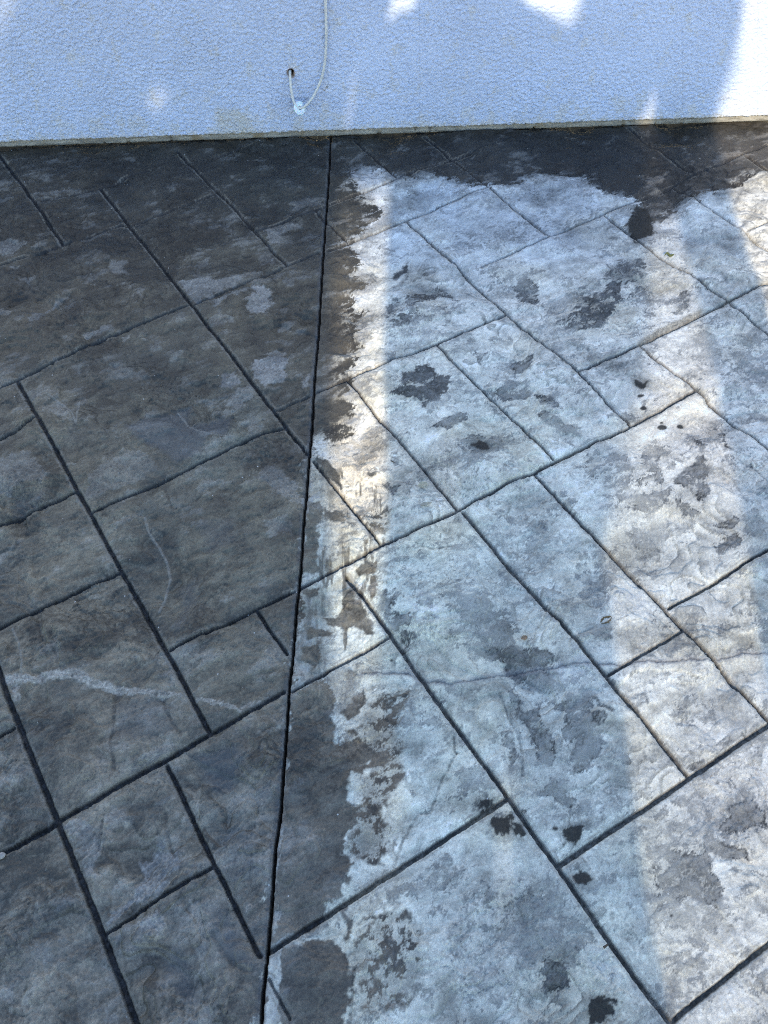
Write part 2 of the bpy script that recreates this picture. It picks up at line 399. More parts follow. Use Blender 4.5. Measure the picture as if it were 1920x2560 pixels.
DEEP_PATCH = [   # darker blue-black sealer pools
    (.012, .7, '00 400,1120 480,1100 560,1180 540,1290 420,1360 400,1200'), (.012, .6, '00 820,900 950,890 900,1000 830,1010'),
    (.012, .6, '00 1580,1250 1659,1220 1720,1420 1600,1380'), (.014, .45, '10 370,180 500,110 700,10 1100,0 1100,200 800,260 500,270 380,250'),
    (.010, .6, '10 1250,60 1400,20 1420,90 1300,140'), (.012, .5, '10 1060,900 1200,850 1310,920 1280,980 1130,1020'),
    (.012, .5, '11 90,830 170,720 270,690 220,760 170,830 110,870'), (.012, .55, '11 180,1130 260,1080 290,1190 150,1280 100,1240'),
    (.010, .5, '11 40,1010 200,1010 150,1040 60,1060'), (.010, .5, '01 160,690 290,640 410,640 390,780 230,780'),
    (.012, .5, '31 420,1230 540,1170 640,1160 630,1250 500,1260'), (.014, .5, '01 200,100 440,90 430,400 250,420 120,250'),
    (.02, .6, '02 250,120 780,120 860,420 560,420 450,280 250,280'), (.010, .5, '11 420,280 590,230 600,300 560,500 460,560 420,460'),
]
BLUE_PATCH = [   # smooth bluish sealed skin
    (.010, .9, '10 800,470 1000,420 1230,360 1220,480 1450,420 1490,450 1470,540 1350,560 1270,660 1150,700 1000,600 850,530'),
    (.012, .8, '20 1250,1150 1500,1100 1600,1200 1500,1400 1350,1350'), (.010, .8, '30 1370,750 1450,680 1560,900 1640,1080 1500,1060 1400,940'),
    (.012, .8, '30 1100,950 1200,1000 1240,1200 1300,1300 1150,1260 1080,1080'), (.012, .5, '10 1300,1130 1500,1080 1520,1250 1350,1300'),
    (.012, .5, '20 1150,80 1280,0 1250,200 1160,330'), (.012, .5, '20 760,790 1040,800 1130,1000 900,1080 750,1060'),
    (.010, .5, '30 1430,200 1659,200 1659,500 1500,560'), (.010, .4, '10 100,960 320,880 250,980 60,1080'),
]
# thin raised veins / steps on the left: (sign, width mm, line)
VEIN = [(1, 5, '10 940,1070 965,1170 1030,1260 1080,1360 1100,1452; 20 1060,150 1030,220'), (1, 4, '10 310,290 420,360 480,420 505,490 520,330'),
        (1, 4, '10 1150,390 1220,480'), (1, 4, '10 1230,490 1300,530 1380,550 1510,570'), (1, 4, '20 80,340 130,450 150,560 150,640'),
        (-1, 5, '20 250,310 280,430 340,450 370,530'), (-1, 6, '20 745,760 740,930 720,1080 740,1260'), (-1, 7, '20 1050,800 1090,900 1170,1030'),
        (-1, 5, '30 665,130 640,320'), (-1, 6, '30 1070,90 1080,230 1130,370'), (-1, 7, '30 1370,870 1440,980 1500,1060 1600,1110'),
        (-1, 5, '10 1070,890 1120,1020 1240,990 1310,920'), (-1, 5, '31 900,410 950,270 1050,90 1130,80 1160,0'), (-1, 5, '22 0,960 60,1090 70,1300'),
        (-1, 4, '21 1650,870 1650,960 1580,760'), (-1, 4, '11 1060,1260 1150,1275 1270,1250'), (-1, 5, '22 560,840 650,880'),
        (-1, 4, '12 1540,740 1640,850'), (-1, 5, '31 640,1110 620,1300 605,1452'), (-1, 4, '21 1280,1040 1290,1140 1310,1150'), (-1, 4, '21 1300,1150 1200,1340 1160,1452')]
FILLER = [   # whitish patched crack: (half width mm, line)
    (10, '20 50,675 200,672 330,655 520,650 600,700 720,725'), (6, '20 720,728 900,752 1050,778'), (3, '20 1050,780 1220,775'),
    (4.5, '20 1270,800 1400,822 1500,852 1560,880'), (5, '20 1580,855 1659,822'), (5, '21 240,535 262,600 290,640 330,685'), (4, '21 330,685 400,655 500,610'), (3, '21 235,660 300,650'),
    (5, '20 90,700 110,800'), (4, '21 0,850 90,800')]
CRACK = ['21 690,632 850,618 1000,625 1050,660 1130,690 1250,690 1400,672 1520,655 1659,632; 22 100,625 290,600 380,570 510,575 620,580 740,575 900,560 1100,560 1310,545 1400,525 1530,500 1659,505 1850,490']

# observed tones (photo view position, sRGB in open shade) -> broad tint of each layer
VS = 1920 / 1659
LEFT_TONE = [(400, 370, 50, 51, 53), (600, 400, 44, 50, 54), (200, 450, 52, 53, 54), (60, 400, 52, 52, 52), (100, 700, 66, 65, 63), (350, 750, 64, 66, 67), (300, 900, 72, 74, 74), (600, 700, 66, 66, 64),
             (100, 1000, 84, 84, 83), (500, 900, 72, 79, 83), (400, 1200, 82, 86, 87), (560, 1150, 80, 82, 82), (100, 1250, 92, 92, 91), (200, 1450, 88, 88, 88), (500, 1450, 82, 84, 84), (250, 1600, 86, 86, 88),
             (60, 1900, 98, 100, 104), (250, 1900, 100, 100, 101), (450, 1800, 88, 96, 104), (500, 2050, 82, 88, 98), (350, 2100, 104, 103, 104), (100, 2150, 98, 100, 105),
             (720, 700, 60, 60, 60), (690, 900, 60, 60, 60), (650, 1700, 72, 71, 72), (700, 1900, 62, 61, 63), (680, 2100, 66, 64, 65), (1000, 330, 40, 44, 51), (1300, 330, 32, 38, 48), (1500, 330, 48, 47, 48)]
RIGHT_TONE = [(900, 450, 142, 165, 200), (1150, 470, 140, 160, 192), (1000, 900, 170, 190, 212), (900, 1250, 176, 198, 216), (1100, 1350, 158, 176, 196), (1000, 1600, 160, 178, 196), (880, 1650, 160, 180, 200), (900, 2000, 170, 186, 204),
              (1100, 2000, 150, 162, 180), (1300, 1950, 165, 186, 204), (800, 1000, 172, 180, 190), (1250, 700, 168, 182, 202), (1500, 900, 172, 184, 204), (1400, 1400, 165, 178, 196), (1550, 2100, 172, 184, 204), (1600, 1700, 172, 184, 204)]
SHADE_LIGHT = np.array([0.80, 0.93, 1.12])        # what the open shade shows on a white card


def idw(x, y, table):
    P = np.array([ground_pt(a * VS, b * VS) for a, b, *_ in table])
    C = np.array([lin(*t[2:]) / SHADE_LIGHT for t in table])
    num = np.zeros((len(x), 3))
    den = np.zeros(len(x))
    for p, c in zip(P, C):
        w = 1.0 / ((x - p[0]) ** 2 + (y - p[1]) ** 2 + 0.02) ** 1.5
        num += w[:, None] * c
        den += w
    return num / den[:, None]


def straighten(P):
    """the stamping mats have straight edges: pull a surveyed line most of the way onto its best straight fit"""
    if len(P) < 3:
        return P
    c = P.mean(0)
    u = np.linalg.svd(P - c)[2][0]
    Q = c + ((P - c) @ u)[:, None] * u
    dev = np.abs(P - Q).max()
    k = .75 if dev < .012 else (.45 if dev < .022 else .2)
    return P * (1 - k) + Q * k


def outside_joints():
    """the same stamped pattern carried on beyond the surveyed area"""
    out = []
    r2 = np.random.default_rng(3)
    a = math.radians(-58.1)
    ax, bx = np.array([math.cos(a), math.sin(a)]), np.array([-math.sin(a), math.cos(a)])
    for i in range(-18, 19):
        o = i * 0.36 + r2.uniform(-.04, .04)
        p = ax * -7 + bx * o
        q = ax * 7 + bx * o
        out.append(np.array([p, q]))
        for k in range(-12, 13):
            t = k * 0.55 + r2.uniform(-.12, .12)
            out.append(np.array([ax * t + bx * o, ax * t + bx * (o + 0.36)]))
    return out


def in_survey(x, y):
    """1 inside the photographed part of the slab"""
    hw = 0.66 + 0.295 * y
    xc = -0.015 + 0.037 * y
    return np.clip(1 - ss(hw * 1.0 + 0.02, hw + 0.03, np.abs(x - xc)) - (1 - ss(0.10, 0.12, y)), 0, 1)


def slab(x, y):
    """x, y arrays -> colour (n,3), height (n), gloss (n)"""
    n = len(x)
    # gentle wander for hand-tooled lines, stronger for stain edges
    wx = fbm(x, y, 6, 3, 1) * 0.0016 + fbm(x, y, 60, 2, 21) * 0.0012
    wy = fbm(x, y, 6, 3, 2) * 0.0016 + fbm(x, y, 60, 2, 22) * 0.0012
    e1 = fbm(x, y, 16, 5, 3, .62)
    e2 = fbm(x, y, 16, 5, 4, .62)
    # streak noise along the brush / slate grain
    ca, sa = math.cos(math.radians(25)), math.sin(math.radians(25))
    gx, gy = (x * ca + y * sa), (-x * sa + y * ca)
    grain = fbm(gx * 0.45, gy * 1.5, 26, 5, 5, .6)
    speck = fbm(x, y, 75, 4, 6, .65)
    fine = fbm(x, y, 190, 2, 7, .6)
    # torn, filament-like slate texture with hard edges
    tx, ty = x + .014 * e1 + .005 * speck, y + .014 * e2 - .005 * fine
    tx, ty = tx * ca + ty * sa, -tx * sa + ty * ca
    torn = 1.5 * fbm(tx * .55, ty * 1.2, 24, 6, 27, .70)
    torn2 = 1.35 * fbm(tx * .75, ty * 1.15, 52, 5, 28, .72)
    swirl = 1.4 * fbm(tx * .7 + .05 * e1, ty + .05 * e2, 10, 5, 47, .6)
    big = fbm(x, y, 3.2, 4, 8, .55)
    mid = fbm(x, y, 11, 4, 9, .6)
    brush = fbm(x * 1.0, y * 0.13, 55, 3, 10, .6)

    ins = in_survey(x, y)
    # ---- grooves
    groove = np.zeros(n)
    gd = np.full(n, .05)
    lit_shoulder = np.zeros(n)
    xw, yw = x + wx, y + wy
    wob = 1 + 0.35 * fbm(x, y, 40, 2, 23)
    inside = ins > 0.5
    for w, dep, s in JOINTS:
        P = straighten(survey(s))
        d = seg_dist(xw, yw, P, .05, np.full(n, .05))
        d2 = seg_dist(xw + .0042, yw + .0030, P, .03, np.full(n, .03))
        lit_shoulder = np.maximum(lit_shoulder, dep * (1 - ss(w * .00030, w * .00050, d2)))
        hw = w * 0.00036 * (.75 + .25 * wob + .25 * fine)
        g = dep * (1 - ss(hw * 0.55, hw * 1.25, d))
        groove = np.maximum(groove, g)
        gd = np.minimum(gd, d)
    go = np.zeros(n)
    for P in outside_joints():
        d = seg_dist(xw, yw, P, .05, np.full(n, .05))
        go = np.maximum(go, 1 - ss(.003, .0065, d))
    groove = np.where(inside, groove, go)
    # ---- sawn control joint
    PS = survey(SAW)
    PS = np.vstack([[PS[0] + (PS[0] - PS[1]) * 2], PS, [PS[-1] + np.array([0.0, -3.0])]])
    ds = seg_dist(x + wx * .5, y, PS, .09, np.full(n, .09))
    xs_at = np.interp(-y, -PS[:, 1], PS[:, 0])
    sgn = np.where(x < xs_at, -1, 1)
    saw = 1 - ss(.0016, .0034, ds + .0006 * fbm(x, y, 70, 2, 11))
    lip = np.where(sgn < 0, 1 - ss(.005, .013, ds + .004 * torn2), 1 - ss(.003, .008, ds))       # trowelled lips along the cut
    # ---- slate relief
    wob1, wob2 = fbm(x, y, 5, 3, 12) * .10, fbm(x, y, 5, 3, 13) * .10
    cleft = fbm(x + wob1, y + wob2, 3.6, 4, 14, .5) * 7
    fr = cleft - np.floor(cleft)
    step = np.floor(cleft) + ss(0, .16, fr)
    relief = (step * 0.0026 + cleft * .0010) * (0.35 + .65 * ss(-.25, .25, fbm(x, y, 2.2, 2, 15)))
    relief = relief + mid * .0022 + swirl * .0012 + grain * .0010 + torn * .0016 + torn2 * .0007
    ridge = 1 - np.abs(fbm((x * .94 - y * .34) * 1.0 + e1 * .03, (x * .34 + y * .94) * .30 + e2 * .03, 38, 4, 48, .6)) * 4
    relief = relief + np.clip(ridge, 0, 1) * .0016 * ss(-.1, .2, swirl + .3 * big) * (x < .0)
    edge_line = (1 - ss(.0, .10, fr)) * ss(-.1, .3, fbm(x, y, 2.2, 2, 15))
    c2 = fbm(x + wob2 * .5 + e1 * .03, y + wob1 * .5 + e2 * .03, 7.5, 5, 24, .55) * 6
    fr2_ = c2 - np.floor(c2)
    fmask = ss(-.02, .25, fbm(x, y, 3.1, 3, 25))
    flake = ((1 - fr2_) ** 1.6 * ss(.0, .06, fr2_)) * fmask            # dark at a broken edge, fading away from it
    edge2 = (1 - ss(.0, .045, fr2_)) * fmask
    flake1 = ((1 - fr) ** 1.6 * ss(.0, .05, fr)) * ss(-.15, .2, fbm(x, y, 2.4, 3, 26))
    relief = relief + (np.floor(c2) + ss(0, .12, fr2_)) * .0015 * fmask
    # rounded shoulders on stones
    relief -= .0022 * np.exp(-(gd / .012) ** 2) * inside
    relief = relief * np.where(x < xs_at, 1.6, 1.25)
    h = relief - groove * .0085 - saw * .016 - lip * np.where(sgn < 0, .0012, .0004)

    # ---- sealed (dark) layer mask
    B = survey(DARK_EDGE)
    poly = np.vstack([[[7, B[0][1]]], B, [[B[-1][0], -6], [-9, -6], [-9, 3.2], [7, 3.2]]])
    ex, ey = x + e1 * .020 + torn * .03 + grain * .015, y + e2 * .016 + torn2 * .01
    sd, m = poly_sd(ex, ey, poly, .3)
    sd = sd + speck * .016 + np.clip(grain, -.4, .4) * .018
    dark = ss(-.003, .003, sd)
    free = (sgn > 0) | (y > 2.3)
    near = np.exp(-(sd / .05) ** 2)
    dark = np.maximum(dark, near * ss(.06, .14, torn2 + .7 * torn + .9 * sd / .05 * .3) * .9 * (sd > -.12))
    dark = dark * (1 - .55 * free * (1 - ss(.0, .045, sd)) * ss(.0, .12, torn + .5 * torn2))
    dark = np.maximum(dark, .38 * ss(-.075, -.01, sd) * ss(-.15, .1, swirl + .6 * torn))
    # feathered, streaky margin
    for w, sp, s in DARK_PATCH:
        P = survey(s)
        d, m = poly_sd(x + e1 * w * 2.4, y + e2 * w * 2.4, P, .08)
        d[m] += speck[m] * w * .8
        v = ss(-.003, .003, d[m] - sp * .02)
        sv = .25 + .75 * ss(-.30 + .75 * sp, -.06 + .75 * sp, torn2[m] * .9 + torn[m] * .5 + mid[m] * .6 + .30)
        inner = ss(-.012, .004, d[m])
        dark[m] = np.maximum(dark[m], np.where(sp > .4, inner * sv, v * (1 - sp * .6 * ss(.15, .45, -grain[m] + .2))))
    for w, s in PALE_PATCH:
        d, m = poly_sd(x + e1 * w * 2.4, y + e2 * w * 2.4, survey(s), .06)
        dark[m] *= 1 - ss(-.002, .004, d[m] + speck[m] * .004)
    # brushed streaks beside the joint
    P = survey('11 330,700 600,760 850,950 860,1250; 21 760,0 760,300 720,420 560,640 240,740 280,0')
    d, m = poly_sd(x + e1 * .02, y + e2 * .02, P, .08)
    z = ss(-.02, .02, d[m])
    dark[m] = np.maximum(dark[m], z * .85 * ss(.22, .36, brush[m] + .25 * mid[m]))

    # half-worn sealer beside the joint
    for st, s in ((.62, '21 285,60 470,50 490,300 480,640 240,760'), (.42, '11 350,720 560,900 640,1100 640,1330 440,1440 300,1440'), (.5, '31 95,990 180,960 240,1452 40,1452'), (.45, '21 470,620 660,600 650,700 540,860 480,860')):
        d, m = poly_sd(x + e1 * .03, y + e2 * .02, survey(s), .06)
        dark[m] = np.maximum(dark[m], st * ss(-.012, .012, d[m]) * (.70 + .5 * ss(-.1, .15, brush[m] + .3 * torn[m])))
    dark = np.clip(dark, 0, 1)
    # ---- pale layer colour
    pale = idw(x, y, RIGHT_TONE) * np.array([1.42, 1.33, 1.14])
    cloud = 1.1 * big + 1.0 * mid + .55 * speck + .35 * grain
    var = 1 + .75 * mid + .50 * big + .45 * torn + .25 * torn2 + .22 * fine
    pale = pale * np.clip(var, .45, 1.55)[:, None]
    warm = ss(-.1, .4, fbm(x, y, 5, 3, 16))[:, None]
    pale = pale * (1 + warm * np.array([.05, .01, -.06]))
    # free slate mottling all over + the surveyed blotches
    ragged = .25 + .75 * ss(-.12, .06, torn + .5 * torn2)
    blo = .60 * ss(-.02, .50, cloud + .5 * swirl) * (.45 + .55 * ragged)
    blo = np.maximum(blo, .62 * ss(.13, .24, torn + .6 * swirl + .5 * torn2 + .15 * mid) * ss(-.12, .2, swirl + .5 * big))
    blo = np.maximum(blo, .82 * ss(.14, .20, torn2 + .35 * torn) * ss(-.08, .15, swirl + .4 * big + .3 * mid))
    blo = np.maximum(blo, flake * .95 * ragged * ss(-.3, .2, mid + .1))
    blo = np.maximum(blo, flake1 * .85 * ragged)
    for w, st, sp, s in BLOTCH:
        P = survey(s)
        d, m = poly_sd(x + e1 * w * 2.6, y + e2 * w * 2.6, P, .06)
        d[m] += (torn[m] * 1.1 + torn2[m] * .7) * w * 1.5
        soft = .18 + .9 * ss(-.02, .25, mid[m])
        v = st * ss(-w * soft, w * soft, d[m])
        hole = ss(-.34 + sp, -.22 + sp, torn2[m] * .7 + torn[m] * .7 + .26)
        rim = ss(-.006, 0, d[m]) * ss(.006, 0, d[m]) * .35
        blo[m] = np.maximum(blo[m], v * (.42 + .58 * hole) + st * rim * hole)
    bcol = np.array([.072, .077, .084]) * np.clip(1 + .5 * mid + 1.2 * torn2 + .4 * fine, .4, 2.4)[:, None]
    col = lerp(pale, bcol, np.clip(blo, 0, 1) * .90)
    for s in SUNK_PALE:
        d, m = poly_sd(x + e1 * .03, y + e2 * .03, survey(s), .06)
        v = ss(-.015, .02, d[m]) * ss(-.1, .3, speck[m] + .6 * mid[m])
        col[m] = lerp(col[m], np.array([.52, .53, .53]), v * .55)
    lum = col.mean(1, keepdims=True)
    col = col * np.clip(lum / .24, .2, 1.25) ** np.where(lum < .24, .60, .0)
    # chalky fringe where the sealer stops
    fr2 = np.exp(-((sd + .014) / .014) ** 2) * ss(-.25, .35, speck + mid + .1)
    col = lerp(col, np.array([.56, .57, .57]), np.clip(fr2, 0, 1) * .6)
    col = lerp(col, np.array([.11, .12, .14]), np.clip(edge_line * .7 + edge2, 0, 1) * .55 * ss(-.15, .2, torn))

    # ---- dark layer colour
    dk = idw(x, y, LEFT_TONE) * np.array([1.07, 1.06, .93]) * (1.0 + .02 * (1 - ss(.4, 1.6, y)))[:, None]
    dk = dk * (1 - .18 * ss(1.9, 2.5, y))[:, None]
    dvar = 1 + .50 * mid + .40 * grain + .20 * speck + .35 * fine + .45 * big + .28 * torn + .30 * torn2 + .50 * swirl - .65 * flake - .60 * flake1 + .16
    dk = dk * np.clip(dvar, .45, 1.8)[:, None]
    brown = ss(-.05, .45, fbm(x, y, 7, 4, 17, .6))[:, None]
    blue = ss(.0, .5, fbm(x, y, 6, 4, 18, .6))[:, None]
    dk = dk * (1 + brown * np.array([.02, .0, -.03])) * (1 - blue * np.array([.10, .04, -.03]))
    lightp = .40 * ss(.16, .30, .8 * mid + .5 * torn + .4 * big) * ss(-.1, .3, grain + .2)
    for w, st, s in LIGHT_PATCH:
        d, m = poly_sd(x + e1 * w * 2.6, y + e2 * w * 2.6, survey(s), .05)
        lightp[m] = np.maximum(lightp[m], st * ss(-.003, .004, d[m] + torn[m] * .012 + torn2[m] * .008))
    dk = lerp(dk, np.array([.205, .200, .190]) * np.clip(1 + .5 * torn2 + .5 * fine + .4 * mid, .4, 1.7)[:, None], np.clip(lightp, 0, 1) * .76)
    deep = np.zeros(n)
    for w, st, s in DEEP_PATCH:
        d, m = poly_sd(x + e1 * w * 2, y + e2 * w * 2, survey(s), .05)
        deep[m] = np.maximum(deep[m], st * ss(-.010, .010, d[m] + speck[m] * .01))
    deep = np.maximum(deep, .62 * ss(.06, .16, fbm(x + e1 * .03, y + e2 * .03, 7, 5, 19, .62) + .35 * torn) * (.5 + .5 * ss(-.12, .08, torn2)))
    dk = lerp(dk, dk * np.array([.42, .46, .52]), deep)
    blu = np.zeros(n)
    for w, st, s in BLUE_PATCH:
        d, m = poly_sd(x + e1 * w * 2, y + e2 * w * 2, survey(s), .06)
        blu[m] = np.maximum(blu[m], st * ss(-.012, .012, d[m]))
    dk = dk * np.clip(dk.mean(1, keepdims=True) / .07, .25, 3) ** .30
    dk = lerp(dk, np.array([.070, .084, .100]) * np.clip(1 + .2 * mid, .5, 1.5)[:, None], blu * .55)
    dk = lerp(dk, dk * .5, np.clip(edge_line + .8 * edge2, 0, 1) * .50 * ss(-.2, .2, torn))
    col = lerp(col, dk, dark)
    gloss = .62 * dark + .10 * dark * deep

    # ---- veins, cracks, filler
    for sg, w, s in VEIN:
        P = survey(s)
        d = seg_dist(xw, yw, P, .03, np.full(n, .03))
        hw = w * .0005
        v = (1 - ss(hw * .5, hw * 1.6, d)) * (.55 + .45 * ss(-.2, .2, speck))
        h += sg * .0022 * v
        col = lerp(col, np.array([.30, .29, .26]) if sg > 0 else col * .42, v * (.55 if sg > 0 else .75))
    for hw, s in FILLER:
        P = survey(s)
        d = seg_dist(x + e1 * .010, y + e2 * .010, P, .05, np.full(n, .05))
        v = 1 - ss(hw * .001 * .8, hw * .001 * 1.15, d + torn * .005 + torn2 * .009)
        col = lerp(col, np.array([.37, .345, .30]) * np.clip(1 + .8 * torn2 + .5 * fine, .4, 1.6)[:, None], v * .88)
        h += v * .0008
        hair = 1 - ss(.0006, .0018, seg_dist(x + e1 * .012, y + e2 * .012, P, .03, np.full(n, .03)))
        col = lerp(col, col * .55, hair * .6)
        gloss = gloss * (1 - v * .7)
    for s in CRACK:
        P = survey(s)
        d = seg_dist(x + e1 * .010, y + e2 * .010, P, .04, np.full(n, .04))
        band = (1 - ss(.003, .009, d)) * ss(-.3, .2, mid + .15)
        col = lerp(col, np.array([.20, .20, .23]), band * .40)
        hair = 1 - ss(.0008, .0024, d)
        col = lerp(col, np.array([.07, .07, .075]), hair * .55)
        h -= hair * .002
    # ---- wet drips
    wet, halo = np.zeros(n), np.zeros(n)
    for w, s in WET:
        d, m = poly_sd(x + e1 * w * 1.6, y + e2 * w * 1.6, survey(s), .05)
        halo[m] = np.maximum(halo[m], ss(-.016, .0, d[m] + torn[m] * .012))
        wet[m] = np.maximum(wet[m], ss(-.002, .002, d[m] + (speck[m] * .9 + fine[m] * .5) * w))
    for rc, cx, cy, rx, ry in WET_DOT:
        th = np.linspace(0, 2 * np.pi, 17)[:-1]
        P = survey(rc + ' ' + ' '.join('%f,%f' % (cx + rx * math.cos(t), cy + ry * math.sin(t)) for t in th))
        d, m = poly_sd(x + e1 * .003, y + e2 * .003, P, .03)
        wet[m] = np.maximum(wet[m], ss(-.0015, .0015, d[m]))
    col = col * (1 - .30 * halo * (1 - .6 * dark))[:, None]
    col = lerp(col, np.array([.014, .014, .013]) * np.clip(1 + .5 * mid + .6 * speck, .4, 2)[:, None], wet * .95)
    gloss = gloss * (1 - wet) + wet * .30
    # ---- groove filling colour
    gcol = lerp(np.array([.095, .092, .086])[None] * np.ones((n, 1)), np.array([.017, .019, .023]), ss(-.3, .5, mid + dark * .8))
    gcol = gcol * np.clip(1.1 + 1.3 * speck + 1.6 * fine + .8 * torn2, .25, 3.0)[:, None]
    sandy = ss(.15, .5, fbm(x, y, 4, 3, 20)) * (1 - dark)
    gcol = lerp(gcol, np.array([.17, .145, .105]) * np.clip(1 + .9 * fine + .5 * speck, .3, 1.8)[:, None], sandy * .6)
    col = lerp(col, gcol, np.clip(groove * 1.15, 0, 1) * .93)
    gloss = gloss * (1 - .5 * groove)
    rim = ss(.3, .05, groove) * ss(.0005, .05, groove) + np.exp(-((gd - .0085) / .0018) ** 2) * inside  # lit groove lips painted as a pale line, with edge chips
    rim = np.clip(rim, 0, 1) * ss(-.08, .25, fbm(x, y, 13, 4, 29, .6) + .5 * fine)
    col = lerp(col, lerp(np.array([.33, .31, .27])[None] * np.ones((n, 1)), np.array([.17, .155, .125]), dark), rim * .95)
    sh = np.clip(lit_shoulder - 1.6 * groove, 0, 1) * inside * ss(-.30, .20, speck + .8 * mid + .4 * fine)  # light on one groove shoulder put into the colour, plus pale residue
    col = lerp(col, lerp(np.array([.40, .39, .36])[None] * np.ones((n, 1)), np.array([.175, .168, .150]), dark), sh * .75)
    # wide gritty groove at the right
    d, m = poly_sd(x + e1 * .01, y + e2 * .01, survey('02 800,1400 950,1300 1090,1235 1215,1180 1230,1215 1080,1290 940,1355 820,1430'), .03)
    v = ss(-.004, .006, d[m])
    col[m] = lerp(col[m], np.array([.25, .225, .18]) * np.clip(1 + 1.1 * fine[m] + .6 * speck[m], .3, 1.8)[:, None], v * .8)
    # lips of the control joint: bluish trowelled skin left, brown edge right
    lcol = np.where((sgn < 0)[:, None], np.array([.062, .070, .080]), np.array([.105, .09, .078])) * np.clip(1 + .6 * brush + .5 * speck, .4, 1.7)[:, None]
    col = lerp(col, lcol, lip * .55)
    col = lerp(col, np.array([.012, .009, .007]), saw)
    gloss = gloss * (1 - saw)
    # grime against the wall
    nearw = 1 - ss(.0, .05, WALL_Y - y + .02 * e1)
    col = lerp(col, np.array([.05, .045, .037]) * np.clip(1 + .6 * speck, .4, 1.6)[:, None], nearw * .6)
    h -= .006 * (1 - ss(.0, .014, WALL_Y - y))
    # quartz glints
    return np.clip(col, .004, .8), h, np.clip(gloss, 0, 1)


# ==== BUILD ------------------------------------------------------- helpers
def tag(o, label=None, cat=None, group=None, kind=None):
    for k, v in (('label', label), ('category', cat), ('group', group), ('kind', kind)):
        if v:
            o[k] = v
    return o


def link(name, me, mats=(), parent=None):
    o = bpy.data.objects.new(name, me)
    COL.objects.link(o)
    for m in mats if isinstance(mats, (list, tuple)) else [mats]:
        me.materials.append(m)
    if parent:
        o.parent = parent
    return o


def mesh_np(name, V, Q, smooth=True):
    """mesh from (n,3) vertices and (m,4) quads"""
    me = bpy.data.meshes.new(name)
    V = np.ascontiguousarray(V, np.float32)
    Q = np.ascontiguousarray(Q, np.int32)
    me.vertices.add(len(V))
    me.vertices.foreach_set('co', V.ravel())
    me.loops.add(Q.size)
    me.loops.foreach_set('vertex_index', Q.ravel())
    me.polygons.add(len(Q))
    me.polygons.foreach_set('loop_start', np.arange(0, Q.size, 4, dtype=np.int32))
    me.polygons.foreach_set('loop_total', np.full(len(Q), 4, np.int32))
    me.polygons.foreach_set('use_smooth', np.full(len(Q), smooth, bool))
    me.update(calc_edges=True)
    return me


def grid_quads(nr, nc, off=0):
    i = np.arange(nr - 1)[:, None] * nc + np.arange(nc - 1)[None]
    return np.stack([i, i + 1, i + nc + 1, i + nc], -1).reshape(-1, 4) + off


def set_color(me, name, c):
    a = me.attributes.new(name, 'FLOAT_COLOR', 'POINT')
    a.data.foreach_set('color', np.concatenate([c, np.ones((len(c), 1))], 1).astype(np.float32).ravel())


def set_float(me, name, f):
    a = me.attributes.new(name, 'FLOAT', 'POINT')
    a.data.foreach_set('value', np.asarray(f, np.float32))


class NT:
    def __init__(self, name):
        self.m = bpy.data.materials.new(name)
        self.m.use_nodes = True
        self.t = self.m.node_tree
        self.b = self.t.nodes['Principled BSDF']

    def n(self, kind, **kw):
        o = self.t.nodes.new(kind)
        for k, v in kw.items():
            if k.startswith('i_'):
                key = k[2:].replace('_', ' ')
                o.inputs[int(key) if key.isdigit() else key].default_value = v
            else:
                setattr(o, k, v)
        return o

    def l(self, a, b):
        self.t.links.new(a, b)

    def noise(self, vec, scale, detail=4, rough=.6):
        o = self.n('ShaderNodeTexNoise', i_Scale=scale, i_Detail=detail, i_Roughness=rough)
        self.l(vec, o.inputs['Vector'])
        return o.outputs['Fac']

    def ramp(self, fac, a, b, va=0.0, vb=1.0):
        o = self.n('ShaderNodeMapRange', i_1=a, i_2=b, i_3=va, i_4=vb)
        self.l(fac, o.inputs[0])
        return o.outputs[0]

    def mix(self, fac, a, b, blend='MIX'):
        o = self.n('ShaderNodeMix', data_type='RGBA', blend_type=blend)
        for s, v in ((o.inputs['Factor'], fac), (o.inputs[6], a), (o.inputs[7], b)):
            if hasattr(v, 'is_output'):
                self.l(v, s)
            else:
                s.default_value = v
        return o.outputs[2]

    def bump(self, h, strength, dist, normal=None):
        o = self.n('ShaderNodeBump', i_Strength=strength, i_Distance=dist)
        self.l(h, o.inputs['Height'])
        if normal:
            self.l(normal, o.inputs['Normal'])
        return o.outputs['Normal']


def plain(name, col, rough=.6, noise_amt=.2, scale=60, **kw):
    """a simple worn material: base colour broken up by noise"""
    k = NT(name)
    co = k.n('ShaderNodeTexCoord').outputs['Object']
    f = k.noise(co, scale)
    c1 = tuple(x * (1 - noise_amt) for x in col) + (1,)
    c2 = tuple(min(1, x * (1 + noise_amt)) for x in col) + (1,)
    k.l(k.mix(k.ramp(f, .3, .7), c1, c2), k.b.inputs['Base Color'])
    k.b.inputs['Roughness'].default_value = rough
    k.l(k.bump(f, .3, .002), k.b.inputs['Normal'])
    for a, v in kw.items():
        k.b.inputs[a.replace('_', ' ')].default_value = v
    return k.m


